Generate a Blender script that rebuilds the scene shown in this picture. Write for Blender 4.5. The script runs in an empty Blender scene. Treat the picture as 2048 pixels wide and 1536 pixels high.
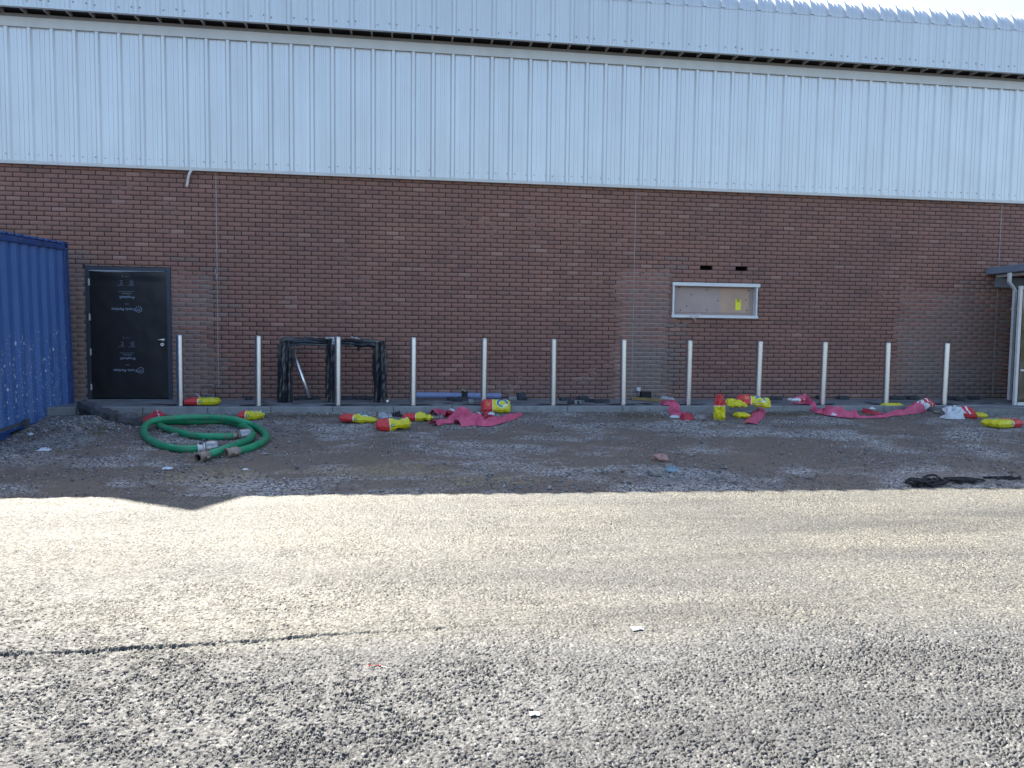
import bpy, math, random
import numpy as np
from mathutils import Vector, Matrix, noise as mnoise
R=math.radians
random.seed(7); rng=np.random.default_rng(7)
S=bpy.context.scene
# ------------------------------------------------------------ camera
CX,CY=1024.,768.
PD,PH,PYAW,PPITCH,PROLL,PF=13.4211,1.1334,-.1434,.0639,.0116,1540.
def _cam():
    c,s=math.cos(PYAW),math.sin(PYAW); cp,sp=math.cos(PPITCH),math.sin(PPITCH)
    w=np.array([-s*cp,c*cp,-sp]); rt=np.array([c,s,0.]); up=np.cross(rt,w)
    r=rt*math.cos(PROLL)+up*math.sin(PROLL); u=-rt*math.sin(PROLL)+up*math.cos(PROLL)
    return np.array([0,-PD,PH]),r,u,w
CP,CR,CU,CW=_cam()
cam=bpy.data.cameras.new('camera'); co=bpy.data.objects.new('camera',cam); S.collection.objects.link(co)
cam.sensor_width=36; cam.lens=36*PF/2048; cam.clip_start=.05; cam.clip_end=3000
M=Matrix.Identity(4)
for i in range(3):
    M[i][0]=CR[i]; M[i][1]=CU[i]; M[i][2]=-CW[i]; M[i][3]=CP[i]
co.matrix_world=M; S.camera=co
# ------------------------------------------------------------ light
SUN_EL=R(49.7); SUN_AZ=math.atan2(-.36,.93)     # toward the sun: behind the building, a little to the left
sd=Vector((math.sin(SUN_AZ)*math.cos(SUN_EL),math.cos(SUN_AZ)*math.cos(SUN_EL),math.sin(SUN_EL)))
W=bpy.data.worlds.new('World'); S.world=W; W.use_nodes=True
nt=W.node_tree; bg=nt.nodes['Background']; sky=nt.nodes.new('ShaderNodeTexSky')
sky.sky_type='NISHITA'; sky.sun_disc=False; sky.sun_elevation=SUN_EL; sky.sun_rotation=SUN_AZ
sky.air_density=1.0; sky.dust_density=1.5; sky.ozone_density=1.0
nt.links.new(sky.outputs[0],bg.inputs[0]); bg.inputs[1].default_value=.10
sl=bpy.data.lights.new('sun','SUN'); sl.energy=5.0; sl.angle=R(.5); sl.color=(1,.94,.82)
so=bpy.data.objects.new('sun',sl); S.collection.objects.link(so)
so.rotation_euler=sd.to_track_quat('Z','Y').to_euler()
S.view_settings.view_transform='Standard'; S.view_settings.look='None'
S.view_settings.exposure=1.95; S.view_settings.gamma=1
S.render.engine='CYCLES'
# ------------------------------------------------------------ terrain functions
KERB=-1.45; EDGE=-6.1
def z_asph(x,y): return -.37-.007*(np.asarray(x)+3.6)
def vnoise(x,y,s,seed=0):
    """smooth value noise, vectorised"""
    x=np.asarray(x,float)/s; y=np.asarray(y,float)/s
    xi=np.floor(x).astype(np.int64); yi=np.floor(y).astype(np.int64); fx=x-xi; fy=y-yi
    fx=fx*fx*(3-2*fx); fy=fy*fy*(3-2*fy)
    def h(a,b): return hash2(a,b,seed)
    return (h(xi,yi)*(1-fx)+h(xi+1,yi)*fx)*(1-fy)+(h(xi,yi+1)*(1-fx)+h(xi+1,yi+1)*fx)*fy
def hash2(a,b,seed=0):
    n=(a*374761393+b*668265263+seed*1442695041)&0x7fffffff
    n=((n^(n>>13))*1274126177)&0x7fffffff
    n=((n^(n>>16))*1103515245)&0x7fffffff
    return ((n>>7)&0xffff)/65535.
def gauss(x,y,cx,cy,sx,sy): return np.exp(-((x-cx)/sx)**2-((y-cy)/sy)**2)
def z_grav(x,y):
    x=np.asarray(x,float); y=np.asarray(y,float)
    t=np.clip((KERB-y)/(KERB-EDGE),0,1.3)
    z=-.085-(.318+.007*(x+3.6))*t
    z=z+.035*(vnoise(x,y,.9,1)-.5)*np.clip(t*6,0.2,1)*np.clip((1.06-t)*5,0,1)
    z=z-.13*gauss(x,y,-5.35,-3.0,.75,1.6)+.085*gauss(x,y,-4.2,-2.3,.45,.5)+.03*gauss(x,y,3.7,-1.85,.45,.22)+.035*gauss(x,y,-3.9,-3.0,.4,.4)
    return z
def zg(x,y):
    if y>KERB: return 0.
    if y>EDGE: return float(z_grav(x,y))
    return float(z_asph(x,y))
def ray(px,py):
    d=CW*PF+CR*(px-CX)-CU*(py-CY); return d/np.linalg.norm(d)
def G(px,py,dz=0.):
    d=ray(px,py); t=8.
    for _ in range(60):
        p=CP+d*t; e=p[2]-(zg(p[0],p[1])+dz)
        t+=e/max(-d[2],.02)*.6
        t=max(1.,min(t,60.))
    return Vector(CP+d*t)
def Z0(px,py,z=0.):
    d=ray(px,py); return Vector(CP+d*((z-CP[2])/d[2]))
def WL(px,py,Y=0.):
    d=ray(px,py); return Vector(CP+d*((Y-CP[1])/d[1]))
def XP(px,py,X):
    d=ray(px,py); return Vector(CP+d*((X-CP[0])/d[0]))
# ------------------------------------------------------------ materials
MATS={}
def new_mat(name):
    m=bpy.data.materials.new(name); m.use_nodes=True; MATS[name]=m
    n=m.node_tree; b=n.nodes['Principled BSDF']; return m,n,b
def N(n,t,**k):
    o=n.nodes.new(t)
    for a,v in k.items(): setattr(o,a,v)
    return o
def coord(n,kind='Object',scale=None):
    t=N(n,'ShaderNodeTexCoord'); o=t.outputs[kind]
    if kind=='World': 
        o=N(n,'ShaderNodeNewGeometry').outputs['Position']
    if scale:
        m=N(n,'ShaderNodeMapping'); m.inputs['Scale'].default_value=scale; n.links.new(o,m.inputs[0]); o=m.outputs[0]
    return o
def wpos(n,scale=None):
    o=N(n,'ShaderNodeNewGeometry').outputs['Position']
    if scale:
        m=N(n,'ShaderNodeMapping'); m.inputs['Scale'].default_value=scale; n.links.new(o,m.inputs[0]); o=m.outputs[0]
    return o
def noise(n,vec,scale,detail=4,rough=.6,dist=0):
    t=N(n,'ShaderNodeTexNoise'); t.inputs['Scale'].default_value=scale; t.inputs['Detail'].default_value=detail
    t.inputs['Roughness'].default_value=rough; t.inputs['Distortion'].default_value=dist
    n.links.new(vec,t.inputs['Vector']); return t.outputs['Fac']
def ramp(n,fac,stops,interp='LINEAR'):
    r=N(n,'ShaderNodeValToRGB'); r.color_ramp.interpolation=interp
    el=r.color_ramp.elements
    while len(el)<len(stops): el.new(.5)
    for e,(p,c) in zip(el,stops):
        e.position=p; e.color=(c,c,c,1) if not hasattr(c,'__len__') else (*c[:3],1)
    n.links.new(fac,r.inputs[0]); return r.outputs[0]
def mix(n,fac,a,b,mode='MIX'):
    m=N(n,'ShaderNodeMix',data_type='RGBA',blend_type=mode)
    for s,v in ((m.inputs[0],fac),(m.inputs[6],a),(m.inputs[7],b)):
        if hasattr(v,'links'): n.links.new(v,s)
        elif not hasattr(v,'__len__'): s.default_value=v
        else: s.default_value=(*v[:3],1)
    return m.outputs[2]
def math_(n,op,a,b=None,c=None):
    m=N(n,'ShaderNodeMath',operation=op)
    for i,v in enumerate((a,b,c)):
        if v is None: continue
        if hasattr(v,'links'): n.links.new(v,m.inputs[i])
        else: m.inputs[i].default_value=v
    return m.outputs[0]
def bump(n,b,h,strength=.5,dist=.01):
    u=N(n,'ShaderNodeBump'); u.inputs['Strength'].default_value=strength; u.inputs['Distance'].default_value=dist
    n.links.new(h,u.inputs['Height']); n.links.new(u.outputs[0],b.inputs['Normal']); return u
def box(n,vec,x0,x1,z0,z1,soft=.15,ns=None,amp=.3,yy=False):
    """soft box mask in world X,Z"""
    s=N(n,'ShaderNodeSeparateXYZ'); n.links.new(vec,s.inputs[0]); X=s.outputs[0]; Z=s.outputs[1 if yy else 2]
    if ns is not None:
        o=math_(n,'MULTIPLY_ADD',ns,amp*2,-amp); X=math_(n,'ADD',X,o); Z=math_(n,'ADD',Z,o)
    def edge(v,a,up):
        m=N(n,'ShaderNodeMapRange'); n.links.new(v,m.inputs[0])
        m.inputs[1].default_value=a-soft; m.inputs[2].default_value=a+soft
        m.inputs[3].default_value=0 if up else 1; m.inputs[4].default_value=1 if up else 0; return m.outputs[0]
    r=math_(n,'MULTIPLY',edge(X,x0,True),edge(X,x1,False))
    return math_(n,'MULTIPLY',r,math_(n,'MULTIPLY',edge(Z,z0,True),edge(Z,z1,False)))
def simple(name,c,rough=.6,metal=0.,var=.25,scale=6,bs=0.,bscale=40,dirt=None,dirtamt=.5,spec=.5,kind='Object'):
    m,n,b=new_mat(name); v=coord(n,kind)
    f=noise(n,v,scale,5)
    c2=tuple(x*(1-var) for x in c); c1=tuple(min(1,x*(1+var)) for x in c)
    col=mix(n,ramp(n,f,[(.3,0),(.7,1)]),c2,c1)
    if dirt:
        d=ramp(n,noise(n,v,scale*2.3,6,.65),[(.5,0),(.72,dirtamt)]); col=mix(n,d,col,dirt)
    n.links.new(col,b.inputs['Base Color'])
    b.inputs['Roughness'].default_value=rough; b.inputs['Metallic'].default_value=metal
    b.inputs['Specular IOR Level'].default_value=spec
    if bs: bump(n,b,noise(n,v,bscale,5),bs,.01)
    return m
# brick faces
m,n,b=new_mat('brick'); v=wpos(n)
at=N(n,'ShaderNodeAttribute',attribute_name='tone'); nz=noise(n,v,2.2,5,.6); nf=noise(n,v,55,6,.7)
base=mix(n,.6,at.outputs['Color'],mix(n,ramp(n,nf,[(.3,0),(.7,1)]),(.55,.55,.55),(1.3,1.3,1.3)),'MULTIPLY')
big=noise(n,v,.55,4,.6,.5); base=mix(n,ramp(n,big,[(.38,0),(.62,1)]),base,mix(n,1.,base,(.86,.89,.92),'MULTIPLY'))
dust=None
for (a,c,d,e,amt) in ((3.98,4.75,-.3,1.0,.35),(9.4,11.2,-.3,.7,.4),(-9,16,-.5,.35,.35)):
    k=math_(n,'MULTIPLY',box(n,v,a,c,d,e,.18,nz,.35),amt)
    dust=k if dust is None else math_(n,'MAXIMUM',dust,k)
dust=math_(n,'MULTIPLY',dust,ramp(n,noise(n,v,7,6,.7),[(.25,.35),(.7,1)]))
base=mix(n,dust,base,(.19,.165,.16))
# odd mortar smears / efflorescence
sm=math_(n,'MULTIPLY',ramp(n,noise(n,v,1.1,4,.7,.6),[(.62,0),(.74,1)]),ramp(n,noise(n,v,24,5,.8),[(.5,0),(.62,.7)]))
base=mix(n,sm,base,(.34,.31,.29))
n.links.new(base,b.inputs['Base Color']); b.inputs['Roughness'].default_value=.82; b.inputs['Specular IOR Level'].default_value=.25
bump(n,b,nf,.5,.004)
m,n,b=new_mat('mortar'); v=wpos(n); nz=noise(n,v,2.2,5,.6)
lt=None
for (a,c,d,e,amt) in ((-6.4,-3.12,-.3,2.05,.75),(3.85,4.75,-.3,2.3,.9),(9.3,11.6,.3,2.05,.75),(9.4,11.2,-.3,.6,.3)):
    k=math_(n,'MULTIPLY',box(n,v,a,c,d,e,.06,nz,.34),amt); lt=k if lt is None else math_(n,'MAXIMUM',lt,k)
lt=math_(n,'MULTIPLY',lt,ramp(n,noise(n,v,9,4,.7),[(.3,.6),(.55,1)]))
st=math_(n,'MULTIPLY',ramp(n,noise(n,v,.9,3,.6,.5),[(.58,0),(.68,.7)]),ramp(n,noise(n,v,6,4,.7),[(.48,0),(.6,.9)]))
lt=math_(n,'MAXIMUM',lt,st)
sz=N(n,'ShaderNodeSeparateXYZ'); n.links.new(v,sz.inputs[0])
bed=math_(n,'LESS_THAN',math_(n,'ABSOLUTE',math_(n,'SUBTRACT',math_(n,'FRACT',math_(n,'DIVIDE',math_(n,'ADD',sz.outputs[2],-.022+.0375),.075)),.5)),.085)
lt=math_(n,'MULTIPLY',lt,math_(n,'MULTIPLY_ADD',bed,.72,.28))
n.links.new(mix(n,lt,(.055,.04,.038),(.44,.38,.355)),b.inputs['Base Color']); b.inputs['Roughness'].default_value=.95
b.inputs['Specular IOR Level'].default_value=.1
# cladding
def metalpaint(name,c,rough,metal,streak=.12):
    m,n,b=new_mat(name); v=wpos(n,(1.2,1.2,.12)); f=noise(n,v,3,5,.6); g=noise(n,wpos(n),1.6,3,.5)
    col=mix(n,ramp(n,f,[(.3,0),(.7,1)]),tuple(x*(1-streak) for x in c),c)
    col=mix(n,ramp(n,noise(n,wpos(n),14,6,.7),[(.62,0),(.85,.25)]),col,(.30,.29,.27))
    n.links.new(col,b.inputs['Base Color']); b.inputs['Metallic'].default_value=metal
    n.links.new(ramp(n,g,[(.3,rough-.02),(.7,rough+.03)]),b.inputs['Roughness'])
    bump(n,b,noise(n,wpos(n,(1,1,.25)),2.2,2,.4),.12,.02); return m
metalpaint('cladding',(.61,.635,.66),.38,.5)
metalpaint('flashing',(.56,.55,.53),.45,.2)
metalpaint('roofsheet',(.60,.64,.67),.36,.25)
simple('screw',(.22,.23,.25),.5,.6)
simple('soffit',(.05,.047,.045),.9)
simple('blockergreen',(.055,.06,.035),.95,0,.4,.2)
simple('lip',(.20,.185,.18),.7,0,.12,2)
simple('bracket',(.36,.34,.32),.6,.3)
simple('sealant',(.30,.29,.28),.7)
simple('darkvoid',(.008,.007,.007),1,spec=0)
simple('pavement',(.17,.175,.18),.85,0,.3,2.2,.5,60,(.045,.047,.055),.8,kind='Object')
simple('kerb',(.24,.25,.255),.85,0,.18,3,.4,70,(.10,.095,.085),.55)
simple('tarpatch',(.018,.018,.022),.75,0,.4,8,.8,50)
simple('steel',(.62,.63,.66),.30,1.,.06,7)
simple('chrome',(.9,.9,.9),.38,1.)
simple('blackplastic',(.017,.02,.028),.25,0,.3,5,.35,14)
simple('membrane',(.012,.012,.015),.36,0,.2,4,.45,5)
simple('doorframe',(.035,.042,.065),.5,0,.15,4)
simple('whitemetal',(.62,.62,.62),.45,.1,.08)
simple('hinge',(.7,.7,.7),.35,.6)
simple('printdim',(.10,.12,.16),.6,0,.02)
simple('print',(.30,.36,.48),.6,0,.02)
simple('board',(.44,.29,.21),.6,0,.12,3,.1,30)
simple('boardgrey',(.37,.28,.25),.55,0,.1,3)
simple('notice',(.75,.72,.03),.5,0,.02)
simple('ink',(.02,.02,.02),.6)
simple('hose',(.010,.25,.115),.42,0,.22,5,.25,40,(.16,.12,.085),.75)
simple('brass',(.30,.24,.20),.5,.5,.2,12,.3,40)
simple('rubber',(.015,.015,.015),.8)
simple('block',(.035,.038,.048),.85,0,.35,12,.5,60,(.12,.12,.12),.5)
simple('timber',(.28,.19,.075),.75,0,.25,5,.3,50)
simple('bluepipe',(.17,.22,.38),.4,0,.1,4,.1,30,(.14,.13,.12),.4)
simple('whitepipe',(.62,.60,.56),.5)
simple('rock',(.22,.205,.19),.9,0,.25,14,.8,60)
simple('rockpink',(.34,.20,.17),.9,0,.3,14,.8,60)
simple('darkconc',(.075,.075,.08),.9,0,.4,5,.8,40,(.16,.15,.13),.5)
simple('rag',(.22,.33,.38),.8,0,.2,14,.5,40)
simple('paper',(.55,.58,.62),.7,0,.1,10,.4,30)
simple('silverfoil',(.33,.35,.38),.4,.3,.2,12,.5,30)
simple('blackrag',(.018,.015,.018),.85,0,.4,14,.9,60,(.08,.07,.07),.4)
simple('canopygrey',(.20,.235,.30),.5,.1,.1)
simple('fascianavy',(.035,.045,.06),.5)
simple('redpaint',(.5,.03,.03),.5)
m,n,b=new_mat('glass'); b.inputs['Base Color'].default_value=(.06,.06,.05,1); b.inputs['Roughness'].default_value=.06
b.inputs['Specular IOR Level'].default_value=1
n.links.new(mix(n,ramp(n,noise(n,coord(n),3,4,.6),[(.4,0),(.6,1)]),(.02,.02,.02),(.09,.08,.05)),b.inputs['Base Color'])
# strainer mesh
m,n,b=new_mat('strainer'); v=N(n,'ShaderNodeTexVoronoi'); v.inputs['Scale'].default_value=95; n.links.new(coord(n),v.inputs['Vector'])
n.links.new(ramp(n,v.outputs['Distance'],[(.25,.01),(.40,.38)]),b.inputs['Base Color']); b.inputs['Metallic'].default_value=.8; b.inputs['Roughness'].default_value=.35
# pink plastic
def plastic_sheet(name,c,tr=.25):
    m,n,b=new_mat(name); v=coord(n); f=noise(n,v,9,5,.6)
    n.links.new(mix(n,ramp(n,f,[(.3,0),(.7,1)]),tuple(x*.8 for x in c),tuple(x*1.15 for x in c)),b.inputs['Base Color'])
    b.inputs['Roughness'].default_value=.38; bump(n,b,noise(n,v,16,5,.7),.8,.02)
    t=N(n,'ShaderNodeBsdfTranslucent'); t.inputs[0].default_value=(*c,1)
    ms=N(n,'ShaderNodeMixShader'); ms.inputs[0].default_value=tr
    out=n.nodes['Material Output']; n.links.new(b.outputs[0],ms.inputs[1]); n.links.new(t.outputs[0],ms.inputs[2]); n.links.new(ms.outputs[0],out.inputs[0])
plastic_sheet('pinkplastic',(.74,.13,.235)); plastic_sheet('redplastic',(.55,.045,.075)); plastic_sheet('whiteplastic',(.72,.76,.80),.2)
# printed bags
def bagmat(name,red_x,flip=1,yellow=(.66,.60,.012),red=(.60,.035,.04),logo=True,white=False):
    m,n,b=new_mat(name); v=coord(n); s=N(n,'ShaderNodeSeparateXYZ'); n.links.new(v,s.inputs[0]); X,Y,Z=s.outputs
    X=math_(n,'MULTIPLY',X,flip)
    def gt(a,t): return math_(n,'GREATER_THAN',a,t)
    def lt(a,t): return math_(n,'LESS_THAN',a,t)
    if white:
        col=mix(n,gt(X,red_x),(.70,.71,.73),(.55,.03,.035))
        col=mix(n,math_(n,'MULTIPLY',gt(Z,.0),math_(n,'MULTIPLY',gt(X,red_x+.05),lt(X,red_x+.075))),col,(.75,.75,.75))
        sq=N(n,'ShaderNodeTexNoise'); sq.inputs['Scale'].default_value=60; n.links.new(v,sq.inputs['Vector'])
        band=math_(n,'MULTIPLY',math_(n,'MULTIPLY',gt(Y,-.07),lt(Y,.0)),math_(n,'MULTIPLY',gt(X,red_x-.22),lt(X,red_x-.04)))
        col=mix(n,math_(n,'MULTIPLY',band,gt(sq.outputs['Fac'],.52)),col,(.14,.10,.11))
        col=mix(n,lt(Y,-.115),col,(.50,.03,.035))
    else:
        col=mix(n,lt(X,red_x),yellow,red)
        col=mix(n,math_(n,'MULTIPLY',gt(X,red_x),lt(X,red_x+.014)),col,(.72,.68,.40))
        if logo:
            # blue open ring and a small roundel on the side
            cx=math_(n,'SUBTRACT',X,red_x+.16); cy=math_(n,'ADD',Y,-.02)
            r=math_(n,'SQRT',math_(n,'ADD',math_(n,'MULTIPLY',cx,cx),math_(n,'MULTIPLY',cy,cy)))
            ring=math_(n,'MULTIPLY',math_(n,'MULTIPLY',gt(r,.055),lt(r,.088)),math_(n,'MAXIMUM',gt(cy,-.02) if flip>0 else lt(cy,.02),lt(cx,-.0)))
            halo=math_(n,'MULTIPLY',gt(r,.045),lt(r,.10))
            top=gt(Z,.03)
            col=mix(n,math_(n,'MULTIPLY',halo,top),col,(.70,.72,.45)); col=mix(n,math_(n,'MULTIPLY',ring,top),col,(.005,.17,.33))
            ex=math_(n,'SUBTRACT',X,red_x+.045); ez=math_(n,'ADD',Z,-.0)
            r2=math_(n,'SQRT',math_(n,'ADD',math_(n,'MULTIPLY',ex,ex),math_(n,'MULTIPLY',ez,ez)))
            sd_=lt(Y,-.09)
            col=mix(n,math_(n,'MULTIPLY',sd_,lt(r2,.022)),col,(.03,.08,.06)); col=mix(n,math_(n,'MULTIPLY',sd_,lt(r2,.013)),col,(.6,.62,.6))
            # small white line of print on the red end
            sq=noise(n,v,70,2)
            w=math_(n,'MULTIPLY',math_(n,'MULTIPLY',gt(X,red_x-.09),lt(X,red_x-.02)),math_(n,'MULTIPLY',gt(Y,-.05),lt(Y,.05)))
            w=math_(n,'MULTIPLY',math_(n,'MULTIPLY',w,top),gt(sq,.56)); col=mix(n,w,col,(.75,.6,.15))
    col=mix(n,ramp(n,noise(n,v,12,6,.7),[(.5,0),(.8,.5)]),col,(.16,.14,.12))
    n.links.new(col,b.inputs['Base Color']); b.inputs['Roughness'].default_value=.33
    bump(n,b,noise(n,v,11,5,.65,.8),.9,.025)
bagmat('bag',-.06); bagmat('bagflip',-.06,-1); bagmat('bagplain',-.9,1,logo=False); bagmat('bagwhite',.04,1,white=True); bagmat('bagup',-.02,-1,logo=False); bagmat('baglow',-.03,1,logo=False)
# container paint with white spatter
m,n,b=new_mat('bluepaint'); v=coord(n); s=N(n,'ShaderNodeSeparateXYZ'); n.links.new(v,s.inputs[0])
col=mix(n,ramp(n,noise(n,coord(n,'Object',(1,1,.2)),3,5,.6),[(.3,0),(.7,1)]),(.042,.10,.28),(.07,.15,.37))
vo=N(n,'ShaderNodeTexVoronoi'); vo.inputs['Scale'].default_value=19; n.links.new(coord(n,'Object',(1,1.,.7)),vo.inputs['Vector'])
vo2=N(n,'ShaderNodeTexVoronoi'); vo2.inputs['Scale'].default_value=42; n.links.new(v,vo2.inputs['Vector'])
sep=N(n,'ShaderNodeSeparateColor'); n.links.new(vo.outputs['Color'],sep.inputs[0])
spot=math_(n,'LESS_THAN',math_(n,'ADD',vo.outputs['Distance'],math_(n,'MULTIPLY',noise(n,v,40,3),.25)),math_(n,'MULTIPLY',sep.outputs[0],.46))
spot2=math_(n,'LESS_THAN',math_(n,'ADD',vo2.outputs['Distance'],math_(n,'MULTIPLY',noise(n,v,70,3),.2)),.26)
hz=N(n,'ShaderNodeMapRange'); n.links.new(s.outputs[2],hz.inputs[0]); hz.inputs[1].default_value=1.75; hz.inputs[2].default_value=.7; 
cl=math_(n,'MULTIPLY',hz.outputs[0],ramp(n,noise(n,v,2.1,4,.7),[(.36,0),(.5,1)]))
msk=math_(n,'MULTIPLY',math_(n,'MAXIMUM',spot,spot2),ramp(n,cl,[(.25,0),(.35,1)]))
col=mix(n,msk,col,(.50,.55,.62))
fade=math_(n,'MULTIPLY',hz.outputs[0],ramp(n,noise(n,coord(n,'Object',(1,1,.3)),5,6,.7),[(.45,0),(.7,.35)])); col=mix(n,fade,col,(.16,.22,.34))
rust=ramp(n,noise(n,v,8,7,.75),[(.66,0),(.72,.8)]); col=mix(n,rust,col,(.05,.04,.07))
n.links.new(col,b.inputs['Base Color']); b.inputs['Roughness'].default_value=.5; bump(n,b,noise(n,v,5,4),.3,.02)
simple('bluerail',(.022,.06,.20),.55,0,.25,4,.3,30,(.12,.13,.16),.6)
# gravel
m,n,b=new_mat('gravel'); v=wpos(n)
vo=N(n,'ShaderNodeTexVoronoi'); vo.inputs['Scale'].default_value=55; n.links.new(v,vo.inputs['Vector'])
sp=N(n,'ShaderNodeSeparateColor'); n.links.new(vo.outputs['Color'],sp.inputs[0])
vb=N(n,'ShaderNodeTexVoronoi'); vb.inputs['Scale'].default_value=24; n.links.new(v,vb.inputs['Vector'])
sb=N(n,'ShaderNodeSeparateColor'); n.links.new(vb.outputs['Color'],sb.inputs[0])
stone=mix(n,ramp(n,sp.outputs[0],[(.1,0),(.9,1)]),(.052,.047,.043),(.45,.42,.385)); stone=mix(n,ramp(n,sp.outputs[1],[(.88,0),(.93,.9)]),stone,(.42,.42,.42))
stone=mix(n,ramp(n,sb.outputs[0],[(.90,0),(.93,.8)]),stone,(.36,.36,.36))
mud=mix(n,noise(n,v,30,5,.7),(.10,.077,.060),(.215,.170,.135))
pat=noise(n,v,.75,5,.62,.4); pat2=noise(n,wpos(n,(.5,1.3,1)),1.4,4,.6)
mk=ramp(n,math_(n,'MULTIPLY',math_(n,'ADD',pat,pat2),.5),[(.44,.05),(.53,.95)])
col=mix(n,mk,stone,mud)
sx=N(n,'ShaderNodeSeparateXYZ'); n.links.new(v,sx.inputs[0])
def blob(cx,cy,rx,ry,amt,thr=.45):
    dx=math_(n,'DIVIDE',math_(n,'SUBTRACT',sx.outputs[0],cx),rx); dy=math_(n,'DIVIDE',math_(n,'SUBTRACT',sx.outputs[1],cy),ry)
    d=math_(n,'ADD',math_(n,'MULTIPLY',dx,dx),math_(n,'MULTIPLY',dy,dy))
    d=math_(n,'ADD',math_(n,'SUBTRACT',1,d),math_(n,'MULTIPLY_ADD',noise(n,v,5,5,.7),2.2,-1.1))
    return ramp(n,d,[(.25,0),(.6,amt)])
for cx,cy,rx,ry in ((-.3,-5.1,1.2,.35),(-1.9,-5.2,.6,.4),(.9,-5.5,.7,.3)):
    col=mix(n,blob(cx,cy,rx,ry,.6),col,mix(n,sp.outputs[0],(.13,.10,.06),(.33,.27,.17)))
for cx,cy,rx,ry in ((3.7,-1.85,.55,.3),(-4.0,-1.9,.8,.35),(6.4,-1.75,.8,.25),(-3.9,-3.0,.4,.35),(-1.5,-1.75,1.,.2)):
    col=mix(n,blob(cx,cy,rx,ry,.7),col,(.085,.065,.035))
for cx,cy,rx,ry in ((-4.1,-3.5,.5,.6),(3.1,-5.4,.8,.45),(-2.2,-2.6,.6,.4)):
    col=mix(n,blob(cx,cy,rx,ry,.55),col,mix(n,sp.outputs[0],(.10,.105,.11),(.40,.41,.42)))
n.links.new(col,b.inputs['Base Color']); b.inputs['Roughness'].default_value=.9; b.inputs['Specular IOR Level'].default_value=.25
bump(n,b,math_(n,'ADD',vo.outputs['Distance'],noise(n,v,160,3)),.6,.01)
m,n,b=new_mat('pebble'); at=N(n,'ShaderNodeAttribute',attribute_name='tone'); n.links.new(at.outputs['Color'],b.inputs['Base Color']); b.inputs['Roughness'].default_value=.85
bump(n,b,noise(n,wpos(n),120,3),.4,.005)
# asphalt
m,n,b=new_mat('asphalt'); v=wpos(n)
vo=N(n,'ShaderNodeTexVoronoi'); vo.inputs['Scale'].default_value=75; n.links.new(v,vo.inputs['Vector'])
sp=N(n,'ShaderNodeSeparateColor'); n.links.new(vo.outputs['Color'],sp.inputs[0])
st=mix(n,sp.outputs[0],(.026,.0265,.029),(.104,.105,.108))
st=mix(n,ramp(n,sp.outputs[1],[(.975,0),(.985,.6)]),st,(.25,.25,.24))
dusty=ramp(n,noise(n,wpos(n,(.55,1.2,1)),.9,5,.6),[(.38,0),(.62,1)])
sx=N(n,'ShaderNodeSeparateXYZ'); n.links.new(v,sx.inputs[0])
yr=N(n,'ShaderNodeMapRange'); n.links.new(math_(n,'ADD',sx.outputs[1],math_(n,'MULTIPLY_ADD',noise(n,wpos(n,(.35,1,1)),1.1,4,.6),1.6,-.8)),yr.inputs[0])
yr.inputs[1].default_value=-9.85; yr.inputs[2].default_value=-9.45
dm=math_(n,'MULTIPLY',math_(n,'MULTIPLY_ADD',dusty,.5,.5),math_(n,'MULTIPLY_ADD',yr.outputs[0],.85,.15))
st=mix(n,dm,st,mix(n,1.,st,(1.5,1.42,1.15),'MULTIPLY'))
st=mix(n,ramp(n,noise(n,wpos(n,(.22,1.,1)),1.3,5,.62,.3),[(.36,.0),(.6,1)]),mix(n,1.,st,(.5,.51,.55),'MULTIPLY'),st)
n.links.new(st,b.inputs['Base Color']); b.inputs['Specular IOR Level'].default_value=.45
n.links.new(ramp(n,sp.outputs[2],[(0,.62),(1,.84)]),b.inputs['Roughness'])
bump(n,b,math_(n,'ADD',math_(n,'MULTIPLY',vo.outputs['Distance'],-1.),math_(n,'MULTIPLY',noise(n,v,220,3),.6)),.5,.006)
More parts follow.
